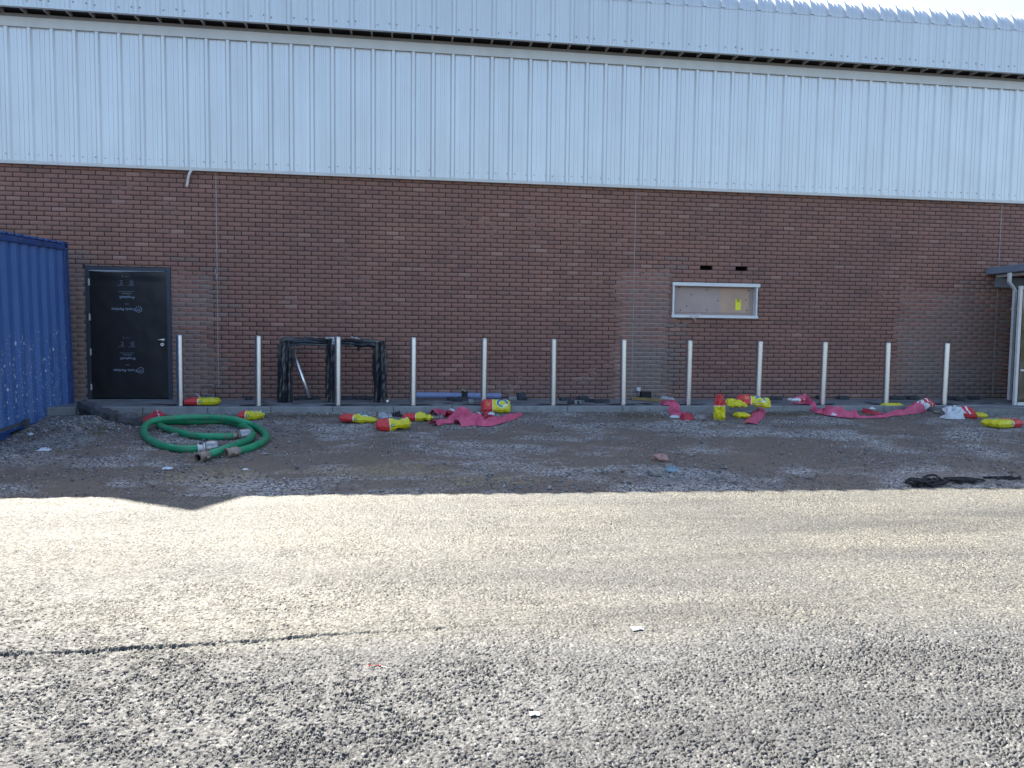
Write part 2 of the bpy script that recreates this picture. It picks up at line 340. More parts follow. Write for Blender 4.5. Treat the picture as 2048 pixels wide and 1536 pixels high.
# ------------------------------------------------------------ mesh builder
class MB:
    def __init__(s): s.v=[]; s.f=[]; s.m=[]; s.sm=[]
    def add(s,vs,fs,mi=0,smooth=False):
        o=len(s.v); s.v+= [tuple(p) for p in vs]; s.f+=[tuple(i+o for i in f) for f in fs]; s.m+=[mi]*len(fs); s.sm+=[smooth]*len(fs); return o
    def box(s,a,b,mi=0,mat=None):
        x0,y0,z0=a; x1,y1,z1=b
        vs=[(x0,y0,z0),(x1,y0,z0),(x1,y1,z0),(x0,y1,z0),(x0,y0,z1),(x1,y0,z1),(x1,y1,z1),(x0,y1,z1)]
        if mat is not None: vs=[mat@Vector(p) for p in vs]
        s.add(vs,[(0,3,2,1),(4,5,6,7),(0,1,5,4),(1,2,6,5),(2,3,7,6),(3,0,4,7)],mi)
    def tube(s,path,rad,seg=14,mi=0,caps=True,fold=None,smooth=True):
        P=[Vector(p) for p in path]; k=len(P); up=Vector((0,0,1)); rings=[]
        nrm=None
        for i,p in enumerate(P):
            t=(P[min(i+1,k-1)]-P[max(i-1,0)]).normalized()
            if nrm is None:
                nrm=t.orthogonal().normalized()
            else:
                nrm=(nrm-t*nrm.dot(t)).normalized()
            bi=t.cross(nrm); r=rad[i] if hasattr(rad,'__len__') else rad
            ring=[]
            for j in range(seg):
                a=2*math.pi*j/seg; rr=r*(fold(i,j,a) if fold else 1)
                ring.append(p+(nrm*math.cos(a)+bi*math.sin(a))*rr)
            rings.append(ring)
        vs=[q for r_ in rings for q in r_]; fs=[]
        for i in range(k-1):
            for j in range(seg):
                a=i*seg+j; c=i*seg+(j+1)%seg; fs.append((a,c,c+seg,a+seg))
        o=s.add(vs,fs,mi,smooth)
        if caps:
            s.f.append(tuple(o+j for j in range(seg))[::-1]); s.f.append(tuple(o+(k-1)*seg+j for j in range(seg))); s.m+=[mi,mi]; s.sm+=[False,False]
    def build(s,name,mats,parent=None,loc=None,bevel=0,solid=0,sub=0):
        me=bpy.data.meshes.new(name); 
        L=Vector(loc) if loc is not None else Vector((0,0,0))
        me.from_pydata([tuple(Vector(p)-L) for p in s.v],[],s.f)
        for mm in (mats if isinstance(mats,(list,tuple)) else [mats]): me.materials.append(MATS[mm])
        me.polygons.foreach_set('material_index',s.m); me.polygons.foreach_set('use_smooth',s.sm); me.update()
        o=bpy.data.objects.new(name,me); S.collection.objects.link(o); o.location=L
        if parent is not None:
            o.parent=parent; o.location=L-Vector(parent['_w']) if '_w' in parent else L
        if bevel:
            b_=o.modifiers.new('b','BEVEL'); b_.width=bevel; b_.segments=2; b_.limit_method='ANGLE'; b_.angle_limit=R(40)
        if solid:
            b_=o.modifiers.new('s','SOLIDIFY'); b_.thickness=solid; b_.offset=0
        if sub:
            b_=o.modifiers.new('u','SUBSURF'); b_.levels=sub; b_.render_levels=sub
        return o
def npmesh(name,verts,faces,mats,tone=None,smooth=False,parent=None):
    me=bpy.data.meshes.new(name); k=faces.shape[1]
    me.vertices.add(len(verts)); me.vertices.foreach_set('co',np.asarray(verts,np.float32).ravel())
    me.loops.add(faces.size); me.loops.foreach_set('vertex_index',faces.astype(np.int32).ravel())
    me.polygons.add(len(faces)); me.polygons.foreach_set('loop_start',(np.arange(len(faces))*k).astype(np.int32))
    me.polygons.foreach_set('loop_total',np.full(len(faces),k,np.int32))
    me.update(calc_edges=True)
    if smooth: me.polygons.foreach_set('use_smooth',np.ones(len(faces),bool))
    for mm in (mats if isinstance(mats,(list,tuple)) else [mats]): me.materials.append(MATS[mm])
    if tone is not None:
        a=me.color_attributes.new('tone','FLOAT_COLOR','POINT'); a.data.foreach_set('color',np.asarray(tone,np.float32).ravel())
    me.validate()
    o=bpy.data.objects.new(name,me); S.collection.objects.link(o)
    if parent is not None: o.parent=parent
    return o
def tag(o,label=None,cat=None,group=None,kind=None):
    if label: o['label']=label
    if cat: o['category']=cat
    if group: o['group']=group
    if kind: o['kind']=kind
    return o
def empty(name,loc=(0,0,0),label=None,cat=None,group=None):
    o=bpy.data.objects.new(name,None); S.collection.objects.link(o); o.location=loc; o.empty_display_size=.1
    o['_w']=tuple(loc); return tag(o,label,cat,group)
def part(mb,name,mats,root,**k):
    """mesh in world coordinates parented to an Empty standing at root['_w']"""
    o=mb.build(name,mats,None,**k); w=Vector(root['_w']); o.parent=root; o.location=o.location-w
    o['_w']=tuple(Vector(o.location)+w) ; return o
def sub(mb,name,mats,par,**k):
    o=mb.build(name,mats,None,**k); w=Vector(par['_w']); o.parent=par; o.location=o.location-w; return o
def copytree(o,parent=None):
    c=o.copy(); S.collection.objects.link(c)
    if parent is not None: c.parent=parent
    for ch in [x for x in bpy.data.objects if x.parent==o]: copytree(ch,c)
    return c
def catmull(P,n=8):
    P=[Vector(p) for p in P]; out=[]
    Q=[P[0]*2-P[1]]+P+[P[-1]*2-P[-2]]
    for i in range(1,len(Q)-2):
        a,b_,c,d=Q[i-1:i+3]
        for k in range(n):
            t=k/n; out.append(.5*((2*b_)+(c-a)*t+(2*a-5*b_+4*c-d)*t*t+(-a+3*b_-3*c+d)*t**3))
    out.append(P[-1]); return out
# ------------------------------------------------------------ ground, gravel, asphalt
mb=MB(); mb.add([(-900,-900,-.8),(900,-900,-.8),(900,900,-.8),(-900,900,-.8)],[(0,1,2,3)])
tag(mb.build('ground','darkconc'),kind='structure')
def grid(xs2d,ys2d,z):
    r,c=xs2d.shape; V=np.stack([xs2d,ys2d,z],-1).reshape(-1,3)
    i=np.arange(r-1)[:,None]*c+np.arange(c-1)[None,:]; F=np.stack([i,i+1,i+c+1,i+c],-1).reshape(-1,4); return V,F
def worley(x,y,cell,seed,jit=.85):
    """nearest feature: distance, id-hash, offset vector"""
    xi=np.floor(x/cell).astype(np.int64); yi=np.floor(y/cell).astype(np.int64)
    best=np.full(x.shape,9.); second=np.full(x.shape,9.); hid=np.zeros(x.shape); ox=np.zeros(x.shape); oy=np.zeros(x.shape)
    for dx in (-1,0,1):
        for dy in (-1,0,1):
            a=xi+dx; b_=yi+dy
            fx=(a+.5+(hash2(a,b_,seed)-.5)*jit)*cell; fy=(b_+.5+(hash2(a,b_,seed+1)-.5)*jit)*cell
            ddx=(x-fx)/cell; ddy=(y-fy)/cell; d=np.sqrt(ddx**2+ddy**2); m_=d<best
            second=np.where(m_,best,np.minimum(second,d))
            best=np.where(m_,d,best); hid=np.where(m_,hash2(a,b_,seed+2),hid); ox=np.where(m_,ddx,ox); oy=np.where(m_,ddy,oy)
    return best,second,hid,ox,oy
def y_step(x):   # joint between two laid strips of asphalt
    return np.interp(x,[-12,-1.9,-1.1,-.3,.33,1.4,3.4,14],[-9.65,-9.66,-9.62,-9.54,-9.49,-9.5,-9.62,-9.9])
def asph_h(x,y):
    z=z_asph(x,y)
    d1,d2,h,ox,oy=worley(x,y,.0108,11)
    e1,e2,h2,px,py=worley(x,y,.027,21)
    openness=.6+.6*vnoise(x,y,.35,5)*vnoise(x,y,1.3,6)*2
    fresh=np.clip((-9.4-y)*1.2,0,1)
    openness=openness*(.9+.5*fresh)*(.7+.6*vnoise(x*.3,y,.5,91))
    dome=1-np.clip(d1/.62,0,1)**5
    gap=np.clip((d2-d1)/.16,0,1)
    stone=.0040*dome*gap*(.7+.3*h)+ .0022*(ox*(hash2((h*65535).astype(np.int64),7)-.5)+oy*(hash2((h*65535).astype(np.int64),9)-.5))*2
    drop=np.where(h<.13,1.6,0.)*np.clip(1-d1/.6,0,1)
    stone=stone-.010*drop*openness-.008*np.clip(1-(e2-e1)/.22,0,1)*np.where(vnoise(x,y,.05,77)>.55,1.,0.)
    clump=.0022*np.clip((e2-e1)/.25,0,1)*(.4+h2*.6)
    z=z+(stone+clump)*np.clip(openness,.45,1.9)
    z=z+.004*(vnoise(x,y,.12,8)-.5)+.010*(vnoise(x,y,.7,9)-.5)
    st_=np.clip((y-y_step(x)+.004*(vnoise(x,y,.03,4)-.5))/.012,0,1)
    z=z+.017*st_*np.exp(-np.clip(y-y_step(x),0,9)/1.2)*np.clip(1.1-(x+1)*.45,.05,1)*np.clip(vnoise(x,x*0,.22,44)*1.8+.2,.7,1)
    return z
ys=[EDGE]; 
while ys[-1]>-11.45:
    d=ys[-1]+PD; ys.append(ys[-1]-(.0026+.0085*max(0,(d-2.2)/5.1)))
ys=np.array(ys)[::-1]; cols=1880; s=np.linspace(0,1,cols)
XL=-3.95-.483*(ys+6.1)-.1-1.7; XR=6.95+.857*(ys+6.1)+1.5
XL=np.minimum(XL,-3.4); XR=np.maximum(XR,4.2)
X2=XL[:,None]+(XR-XL)[:,None]*s[None,:]; Y2=np.repeat(ys[:,None],cols,1)
V,F=grid(X2,Y2,asph_h(X2,Y2))
# ragged paved edge, skirt down to the gravel
r=len(ys); V=V.reshape(r,cols,3); V[-1,:,1]+= .02*(vnoise(X2[-1],0*X2[-1],.12,3)-.5)+.012*(vnoise(X2[-1],0*X2[-1],.025,3)-.5); 
sk=V[-1].copy(); sk[:,1]+=.03; sk[:,2]-=.09; V=V.reshape(-1,3); o0=len(V); V=np.vstack([V,sk])
i=np.arange(cols-1); F=np.vstack([F,np.stack([(r-1)*cols+i,(r-1)*cols+i+1,o0+i+1,o0+i],-1)])
# coarse continuation left, right, behind
ex=[]; ef=[]
def quadstrip(pts):
    global ex,ef
    o=len(V)+len(ex); ex+=pts; ef.append((o,o+1,o+2,o+3))
def zc(x,y): return float(z_asph(x,y))+.004
nseg=24
for k in range(nseg):
    a=int(k*(r-1)/nseg); c=int((k+1)*(r-1)/nseg)
    for side,xe,arr in ((0,-40,XL),(1,50,XR)):
        ya,yc_=ys[a],ys[c]; p=[(xe,ya,zc(xe if abs(xe)<5 else arr[a],ya)),(arr[a],ya,zc(arr[a],ya)),(arr[c],yc_,zc(arr[c],yc_)),(xe,yc_,zc(arr[c],yc_))]
        quadstrip(p if side==0 else p[::-1])
quadstrip([(-40,-60,zc(0,0)),(50,-60,zc(0,0)),(50,ys[0],zc(0,0)),(-40,ys[0],zc(0,0))])
V=np.vstack([V,np.array(ex)]); F=np.vstack([F,np.array(ef)])
tag(npmesh('asphalt',V,F,'asphalt',smooth=False),kind='structure')
# gravel strip
gx=np.concatenate([np.linspace(-12,-4.9,60,endpoint=False),np.arange(-4.9,9.6,.0155),np.linspace(9.6,16,60)]); gy=np.arange(EDGE-.04,KERB+.06,.0155)
X2,Y2=np.meshgrid(gx,gy); d1,d2,h,ox,oy=worley(X2,Y2,.045,31); e1,e2,h2,_a,_b=worley(X2,Y2,.11,41)
rough=.35+vnoise(X2,Y2,.6,12)
Z2=z_grav(X2,Y2)+rough*(.010*h*(1-np.clip(d1/.6,0,1)**2)+.014*np.where(h2>.75,1-np.clip(e1/.4,0,1)**2,0))+.012*(vnoise(X2,Y2,.16,14)-.5)
V,F=grid(X2,Y2,Z2); tag(npmesh('gravel_ground',V,F,'gravel',smooth=True),kind='structure')
# loose stones
def pebbles(n):
    base=np.array([(1,0,0),(-1,0,0),(0,1,0),(0,-1,0),(0,0,1),(0,0,-1)],float)
    bf=np.array([(0,2,4),(2,1,4),(1,3,4),(3,0,4),(2,0,5),(1,2,5),(3,1,5),(0,3,5)])
    x=rng.uniform(-5.2,9.4,n); y=EDGE+.05+(KERB-EDGE-.1)*rng.random(n)
    dens=vnoise(x,y,.8,61)*.7+vnoise(x,y,.25,62)*.4
    for cx,cy,a,b_ in ((-4.1,-3.3,.7,.8),(3.1,-5.4,.9,.5),(-4.3,-2.3,.6,.5),(-2.2,-2.6,.6,.4)): dens+=.8*gauss(x,y,cx,cy,a,b_)
    keep=dens>rng.uniform(.25,.9,n); x=x[keep]; y=y[keep]; n=len(x)
    r_=.006+.010*rng.random(n)**2+.022*(rng.random(n)>.985)*rng.random(n)
    r_=r_*(1+1.1*gauss(x,y,-4.2,-2.5,.7,.7)*rng.random(n))+.012*gauss(x,y,-4.2,-2.5,.6,.6)*rng.random(n)
    sc=rng.uniform(.6,1.3,(n,1,3))*r_[:,None,None]; sc[:,:,2]*=.65
    P=base[None]*rng.uniform(.75,1.2,(n,6,1))*sc
    a=rng.uniform(0,6.28,n); ca,sa=np.cos(a)[:,None],np.sin(a)[:,None]
    Q=P.copy(); Q[:,:,0]=P[:,:,0]*ca-P[:,:,1]*sa; Q[:,:,1]=P[:,:,0]*sa+P[:,:,1]*ca
    tl=rng.uniform(-.5,.5,(n,1)); Q[:,:,2]+=Q[:,:,0]*tl
    z=z_grav(x,y)+r_*.35+.004
    Q+=np.stack([x,y,z],-1)[:,None,:]
    g=.12+.22*rng.random(n)**1.6+.22*(rng.random(n)>.955); w=rng.uniform(-.03,.03,n)
    col=np.stack([g*(1+w),g,g*(1.03-w),np.ones(n)],-1); br=rng.random(n)>.85; col[br]*=np.array([1.0,.78,.62,1])
    tone=np.repeat(col[:,None,:],6,1)
    F=(bf[None]+np.arange(n)[:,None,None]*6).reshape(-1,3)
    return Q.reshape(-1,3),F,tone.reshape(-1,4)
V,F,T=pebbles(52000); tag(npmesh('loose_gravel',V,F,'pebble',T),'loose grey crushed stone scattered over the rough ground strip','gravel',kind='stuff')
# unseen ridge added behind the camera, keeps bright horizon out of bollard reflections
mb=MB(); vs_=[]
for k in range(61):
    a=math.pi+math.pi*k/60; rr=62+6*math.sin(k*.9); hh=3.2+1.2*math.sin(k*.7)+1.5*math.sin(k*2.3)
    vs_+=[(rr*math.cos(a),rr*math.sin(a),-.7),((rr+14)*math.cos(a),(rr+14)*math.sin(a),hh*.9),((rr+60)*math.cos(a),(rr+60)*math.sin(a),hh*1.6)]
mb.add(vs_,[(3*k+q,3*k+q+1,3*k+q+4,3*k+q+3) for k in range(60) for q in range(2)]); tag(mb.build('horizon_blocker','blockergreen'),kind='structure')
# pavement strip and kerb
mb=MB()
mb.box((-12,KERB+.125,-.4),(8.9,.3,0)); mb.box((8.9,-1.9,-.4),(16,.3,-.004))
for i in range(60): pass
pv=tag(mb.build('pavement','pavement'),kind='structure')
mb=MB(); x=-12.; j=0
while x<9.7:
    mb.box((x+.004,KERB+.004*random.uniform(-1,1),-.3),(x+.910,KERB+.125,.004+.003*random.uniform(-1,1))); x+=.914
# the kerb turns out towards the carriageway at the right
a=Vector((x,KERB+.06,0)); 
for k in range(5):
    d=Vector((.80,-.44,0)).normalized(); M4=Matrix.Translation(a)@Matrix.Rotation(math.atan2(d.y,d.x),4,'Z'); mb.box((0.004,-.0625,-.3),(.910,.0625,.002),mat=M4); a+=d*.914
tag(mb.build('kerb','kerb',bevel=.008),kind='structure')
for k in range(9):   # flagstone joints
    pass
# ------------------------------------------------------------ the building
bld=empty('warehouse',(0,0,0),'long warehouse with red brown brick base, silver ribbed cladding and curved eaves','building')
X0,X1=-12.,16.; ZB=3.755
DOOR=(-5.075,-3.755,2.165); WIN=(4.845,6.465,1.49,2.105)
openings=[(DOOR[0],DOOR[1],-.5,DOOR[2]),(WIN[0],WIN[1],WIN[2],WIN[3])]
vs=[];tn=[];fs=[]
def add_brick(xa,xb,za,zb):
    if xb-xa<.02: return
    y=random.gauss(0,.0012); o=len(vs); e=.0035
    vs.extend([(xa,.03,za),(xb,.03,za),(xb,.03,zb),(xa,.03,zb),(xa+e*.3,y+e,za+e*.3),(xb-e*.3,y+e,za+e*.3),(xb-e*.3,y+e,zb-e*.3),(xa+e*.3,y+e,zb-e*.3),(xa+e,y,za+e),(xb-e,y,za+e),(xb-e,y,zb-e),(xa+e,y,zb-e)])
    for a in (0,4):
        for k in range(4): fs.append((o+a+k,o+a+(k+1)%4,o+a+4+(k+1)%4,o+a+4+k))
    fs.append((o+8,o+9,o+10,o+11))
    g=random.gauss(1,.04); t=random.random()
    c=(.30*g,.156*g,.122*g)
    if t>.965: c=(.35*g,.20*g,.16*g)
    elif t<.10: c=(.25*g,.138*g,.113*g)
    mx,mz=(xa+xb)/2,(za+zb)/2; q=0
    for (a0,a1,b1,am) in ((-6.4,-3.06,1.95,.55),(JX,4.72,2.25,.5),(JX,4.85,.9,.85),(9.35,11.5,1.9,.5),(9.45,11.4,.8,.9)):
        fz=.30*(mnoise.noise(Vector((mx*1.1,mz*2.2,3+a0)))*2)+.13*math.sin(mz*41+a0)
        if a0<mx+.01*0<a1+fz and mz<b1+fz*2.2+.2*math.sin(mx*2.3): q=max(q,am*random.uniform(.75,1.1))
    if q:
        gg=(.23,.175,.155); c=tuple(c[w]*(1-q)+gg[w]*q for w in range(3))
    tn.extend([(*c,1)]*12)
JX=(WL(1274,380).x+WL(1260.8,792).x)/2; print('JX',JX)
nrow=0; k=-1
vents=[]
while True:
    za=.022+k*.075+.005; zb=za+.065
    if za>ZB: break
    zb=min(zb,ZB)
    off=5.36+ (.1125 if (k-31)%2 else 0); i0=math.floor((X0-off)/.225)
    i=i0
    while off+i*.225<X1:
        xa=off+i*.225+.0055+random.uniform(-.0015,.0015); xb=off+(i+1)*.225-.0055; xa=max(xa,X0); xb=min(xb,X1); i+=1
        if k==31 and (abs(xa-5.365)<.02 or abs(xa-6.04)<.02): vents.append((xa-.006,xb+.006,za-.006,zb+.006)); continue
        segs=[(xa,xb,za,zb)]
        for (a,b_,c,d) in openings:
            ns=[]
            for (p,q,u,w_) in segs:
                if q<=a or p>=b_ or w_<=c or u>=d: ns.append((p,q,u,w_)); continue
                if p<a: ns.append((p,a-.002,u,w_))
                if q>b_: ns.append((b_+.002,q,u,w_))
                if w_-d>.012 : ns.append((max(p,a),min(q,b_),d+.003,w_))
                if c-u>.012: ns.append((max(p,a),min(q,b_),u,c-.003))
            segs=ns
        for s_ in segs: add_brick(*s_)
    k+=1
V=np.array(vs); 
bw=npmesh('brick_wall',V,np.array(fs),'brick',np.array(tn),parent=bld)
# mortar bed behind the brick faces, cut round the openings
mb=MB(); allo=openings+vents
xs=sorted({X0,X1}|{o[0] for o in allo}|{o[1] for o in allo}); zs=sorted({-.4,ZB}|{max(o[2],-.4) for o in allo}|{o[3] for o in allo})
for a,b_ in zip(xs,xs[1:]):
    for c,d in zip(zs,zs[1:]):
        mx,mz=(a+b_)/2,(c+d)/2
        if any(o[0]<mx<o[1] and o[2]<mz<o[3] for o in allo): continue
        mb.add([(a,.0065,c),(b_,.0065,c),(b_,.0065,d),(a,.0065,d)],[(0,1,2,3)])
for o in allo:   # reveals
    a,b_,c,d=o; c=max(c,-.4); t=.11
    mb.add([(a,.0065,c),(b_,.0065,c),(b_,.0065,d),(a,.0065,d),(a,t,c),(b_,t,c),(b_,t,d),(a,t,d)],[(0,1,5,4),(1,2,6,5),(2,3,7,6),(3,0,4,7)],0)
for o in vents:
    a,b_,c,d=o; mb.add([(a,.11,c),(b_,.11,c),(b_,.11,d),(a,.11,d)],[(0,1,2,3)],1)
part(mb,'mortar',['mortar','darkvoid'],bld)
# rest of the building volume: end and rear walls
mb=MB(); mb.box((X0,.12,-.4),(X1,.16,ZB)); 
mb.box((X0,.16,-.4),(X0+.1,21,6.2)); mb.box((X1-.1,.16,-.4),(X1,21,6.2)); mb.box((X0,21,-.4),(X1,21.1,7.4)); mb.box((X0,.12,ZB),(X1,.2,6.05))
part(mb,'inner_wall',['darkvoid'],bld)
# sealant joints in the brickwork
for (xt,yt,xb,yb) in ((430.9,340,437.6,772),(1274,380,1260.8,792),(2004.5,402,1984.,790)):
    a=WL(xt,yt); b_=WL(xb,yb); xx=(a.x+b_.x)/2; mb=MB(); mb.box((xx-.0045,-.0035,b_.z),(xx+.006,.01,a.z)); part(mb,'movement_joint','sealant',bld)
a=WL(430,538); mb=MB(); P=[WL(430,538,-.03),WL(432,548,-.03),WL(434,562,-.012),WL(435,600,-.006),WL(436,640,-.004)]; mb.tube(catmull(P,4),.0055,6); part(mb,'loose_sealant_strip','sealant',bld)
# ribbed cladding profile
RIB0=-6.139 # rib position from the photograph
def profile(x0,x1,sgn=1,d=.034,pitch=1/3.,crown=.042,fl=.026):
    """(x, outward depth) polyline"""
    out=[]; i=math.floor((x0-RIB0)/pitch); 
    while RIB0+i*pitch<x1:
        c=RIB0+i*pitch
        for dx,dd in ((-crown/2-fl,0),(-crown/2,d),(crown/2,d),(crown/2+fl,0),
                      (.118,0),(.122,.0065),(.150,.0065),(.154,0),(.188,0),(.192,.0065),(.220,.0065),(.224,0)):
            x=c+dx
            if x0<=x<=x1: out.append((x,dd))
        i+=1
    return out
def extrude(mb,prof,path,mi=0):
    """path: list of (y,z,ny,nz) ; depth goes along the outward normal"""
    o=len(mb.v); k=len(prof)
    vs_=[(x,y+ny*d,z+nz*d) for (y,z,ny,nz) in path for (x,d) in prof]
    fs_=[(r_*k+i,r_*k+i+1,(r_+1)*k+i+1,(r_+1)*k+i) for r_ in range(len(path)-1) for i in range(k-1)]
    mb.add(vs_,fs_,mi)
pr=profile(X0,X1)
mb=MB(); extrude(mb,pr,[(-.012,3.80,-1,0),(-.012,4.8,-1,0),(-.012,5.87,-1,0)])
i=0; c=RIB0-12*1/3.
while c<X1:
    for dx in (.085,.275):
        if c+dx>X0 and c+dx<X1:
            z=3.905+random.uniform(-.012,.012); mb.box((c+dx-.007+random.uniform(-.01,.01),-.019,z-.007),(c+dx+.007,-.011,z+.007),1)
    c+=1/3.
part(mb,'wall_cladding',['cladding','screw'],bld)
mb=MB(); mb.box((X0,-.052,5.865),(X1,.12,6.012)); mb.box((X0,-.058,5.862),(X1,-.0525,5.872)); part(mb,'eaves_flashing','flashing',bld)
mb=MB(); mb.box((X0,-.058,6.0125),(X1,.1,6.060)); part(mb,'eaves_lip','lip',bld)
mb=MB(); mb.box((X0,-.062,3.748),(X1,.02,3.796)); mb.box((X0,-.070,3.742),(X1,-.0625,3.768))
part(mb,'drip_trim','flashing',bld,bevel=.003)
mb=MB(); mb.box((X0,-.225,6.125),(X1,.12,6.14)); part(mb,'soffit','soffit',bld)
mb=MB(); mb.box((-.013,-.235,6.0605),(.013,-.045,6.118)); first=part(mb,'soffit_bracket','bracket',bld); first.location.x=RIB0-.02
for k in range(-17,66):
    if k==0: continue
    c=first.copy(); S.collection.objects.link(c); c.location.x=RIB0-.02+k/3.
FY=-.245; ZF=6.10; ZC=6.855; RA=.40
mb=MB(); extrude(mb,pr,[(FY,ZF,-1,0),(FY,6.4,-1,0),(FY,ZC+.03,-1,0)])
c=RIB0-14/3.; t=0
while c<X1:
    for dx in ((.08,.27) if t%2 else (.06,.30)):
        if X0<c+dx<X1:
            z=6.20+random.uniform(-.02,.02); mb.box((c+dx-.009,FY-.009,z-.009),(c+dx+.009,FY+.001,z+.009),1)
    c+=1/3.; t+=1
part(mb,'fascia_sheet',['roofsheet','screw'],bld)
mb=MB(); mb.box((X0,FY-.045,ZF-.022),(X1,FY+.02,ZF-.0005)); part(mb,'fascia_drip','roofsheet',bld,bevel=.004)
ang0=R(83); path=[]
for k in range(15):
    a=ang0*k/14; path.append((FY-.006+RA*(1-math.cos(a)),ZC+RA*math.sin(a),-math.cos(a),math.sin(a)))
sl_=R(7); ny,nz=-math.sin(sl_),math.cos(sl_); y,z=path[-1][0],path[-1][1]
for L in (.5,3,8,12): path.append((y+L*math.cos(sl_),z+L*math.sin(sl_),ny,nz))
mb=MB(); extrude(mb,profile(X0,X1,d=.048,crown=.05,fl=.018),path); part(mb,'roof','roofsheet',bld)
mb=MB(); yb=path[-1][0]; zb=path[-1][1]; mb.add([(X0,yb-.1,zb-.01),(X1,yb-.1,zb-.01),(X1,22,6.4),(X0,22,6.4)],[(0,1,2,3)]); part(mb,'rear_roof','roofsheet',bld)
# unseen gabled shape added on the roof to throw the triangular asphalt shadow
GX=-4.43; gy=.25
mb=MB(); zr=7.0; hgt=.78
GT=1.42; vs_=[(GX-1.25,gy,zr),(GX+1.0,gy,zr),(GX,gy,zr+GT),(GX-1.25,gy+1.6,zr+.2),(GX+1.0,gy+1.6,zr+.2),(GX,gy+1.6,zr+GT)]
mb.add(vs_,[(0,1,2),(3,5,4),(0,2,5,3),(1,4,5,2)]); part(mb,'shadow_gable','roofsheet',bld)
# ------------------------------------------------------------ door
a,b_,zt=DOOR; 
mb=MB(); mb.box((a+.003,-.008,0.0),(a+.065,.07,zt-.003)); mb.box((b_-.065,-.008,0.0),(b_-.003,.07,zt-.003)); mb.box((a+.0655,-.008,zt-.06),(b_-.0655,.07,zt-.003))
dr=empty('door',(0,0,0)); dr.parent=bld
part(mb,'door_frame','doorframe',dr,bevel=.003)
# black protective film over the leaf, gently wrinkled
mb=MB(); nx,nz_=26,44; vs_=[]
for j in range(nz_):
    for i in range(nx):
        x=a+.05+(b_-a-.10)*i/(nx-1); z=.015+(zt-.08)*j/(nz_-1); e=min(i,nx-1-i,j,nz_-1-j)
        y=.002-.006*mnoise.noise(Vector((x*1.7,z*1.1,3)))-.003*mnoise.noise(Vector((x*7,z*5,1)))
        if j>=nz_-3: y-=.012*abs(math.sin(x*5))
        vs_.append((x,y-.004,z))
mb.add(vs_,[(j*nx+i,j*nx+i+1,(j+1)*nx+i+1,(j+1)*nx+i) for j in range(nz_-1) for i in range(nx-1)],0,True)
part(mb,'protective_film','membrane',dr)
mb=MB(); vs_=[]
for i in range(22):
    x=a+.07+(b_-a-.16)*i/21; th=.022*math.exp(-((i-6)/6.5)**2)+.004
    for q,(yy,zz) in enumerate(((-.012,zt-.062),(-.03-.01*abs(math.sin(i)),zt-.066-th*.5),(-.014,zt-.068-th))): vs_.append((x,yy,zz))
mb.add(vs_,[(i*3+q,i*3+q+1,i*3+q+4,i*3+q+3) for i in range(21) for q in range(2)],0,True); part(mb,'film_fold','silverfoil',dr)
for (px,py0,py1) in ((177.5,557,571),(179,627,641),(181,697,711),(182.5,768,780)):
    p=WL(px,py0,-.02); q=WL(px,py1,-.02); mb=MB(); mb.box((p.x-.010,-.030,q.z),(p.x+.010,-.0085,p.z)); part(mb,'hinge','hinge',dr,bevel=.003)
p=WL(323,679.5,-.04); mb=MB(); mb.tube([(p.x+.03,-.02,p.z),(p.x+.03,-.055,p.z)],.02,12); mb.tube([(p.x+.03,-.055,p.z),(p.x-.01,-.058,p.z),(p.x-.05,-.055,p.z-.004)],[.013,.014,.010],10); part(mb,'door_handle','chrome',dr)
p=WL(324.5,689,-.02); mb=MB(); mb.tube([(p.x,-.012,p.z),(p.x,-.034,p.z)],[.03,.027],16); mb.box((p.x-.004,-.037,p.z-.012),(p.x+.004,-.0345,p.z+.008),1); part(mb,'lock_cylinder',['chrome','ink'],dr)
def text(body,size,loc,rot,name,mat,par,extr=.0008,align='CENTER'):
    cu=bpy.data.curves.new(name,'FONT'); cu.body=body; cu.size=size; cu.extrude=extr; cu.align_x=align; cu.align_y='CENTER'; cu.resolution_u=2
    to=bpy.data.objects.new(name,cu); S.collection.objects.link(to); dg=bpy.context.evaluated_depsgraph_get(); me=bpy.data.meshes.new_from_object(to.evaluated_get(dg))
    bpy.data.objects.remove(to); me.materials.clear(); me.materials.append(MATS[mat]); o=bpy.data.objects.new(name,me); S.collection.objects.link(o)
    o.location=loc; o.rotation_euler=rot; o.parent=par; return o
UP=(R(90),R(180),0)     # upside down, facing the camera
for py in (618.5,740.5):
    c=WL(254 if py<700 else 256,py); yy=-.014
    k_=0 if py<700 else 4; text('Travis Perkins',.066,(WL(248+k_,py).x,yy,c.z),UP,'film_print','print',dr)
    L=WL(278+k_,py).x
    mb=MB()
    mb.tube([(L+.046*math.cos(t),yy,c.z+.046*math.sin(t)) for t in np.linspace(0,2*math.pi,33)],.0035,5,caps=False); part(mb,'film_logo_ring','print',dr)
    text('TP',.05,(L,yy,c.z),UP,'film_print','print',dr)
    text('Proplex\u00ae',.060,(c.x+.005,yy,c.z+.195),UP,'film_print','print',dr)
    def line(x0,x1,z,h=.006):
        mb=MB(); mb.box((c.x+x0,yy-.001,c.z+z-h),(c.x+x1,yy,c.z+z+h)); part(mb,'print_line','printdim',dr)
    line(-.07,.075,.255,.009); line(-.12,.11,.285,.005); line(-.03,.035,.085,.007)
    line(.01,.13,.385,.004); line(-.14,-.03,.385,.004); line(-.03,.045,.53,.004); line(-.062,-.048,.535,.015)
    for q in range(4):
        line(.05+.012*(q%2),.11,.405+.019*q,.0055); line(-.10+.01*(q%3),-.055,.405+.019*q,.0055)
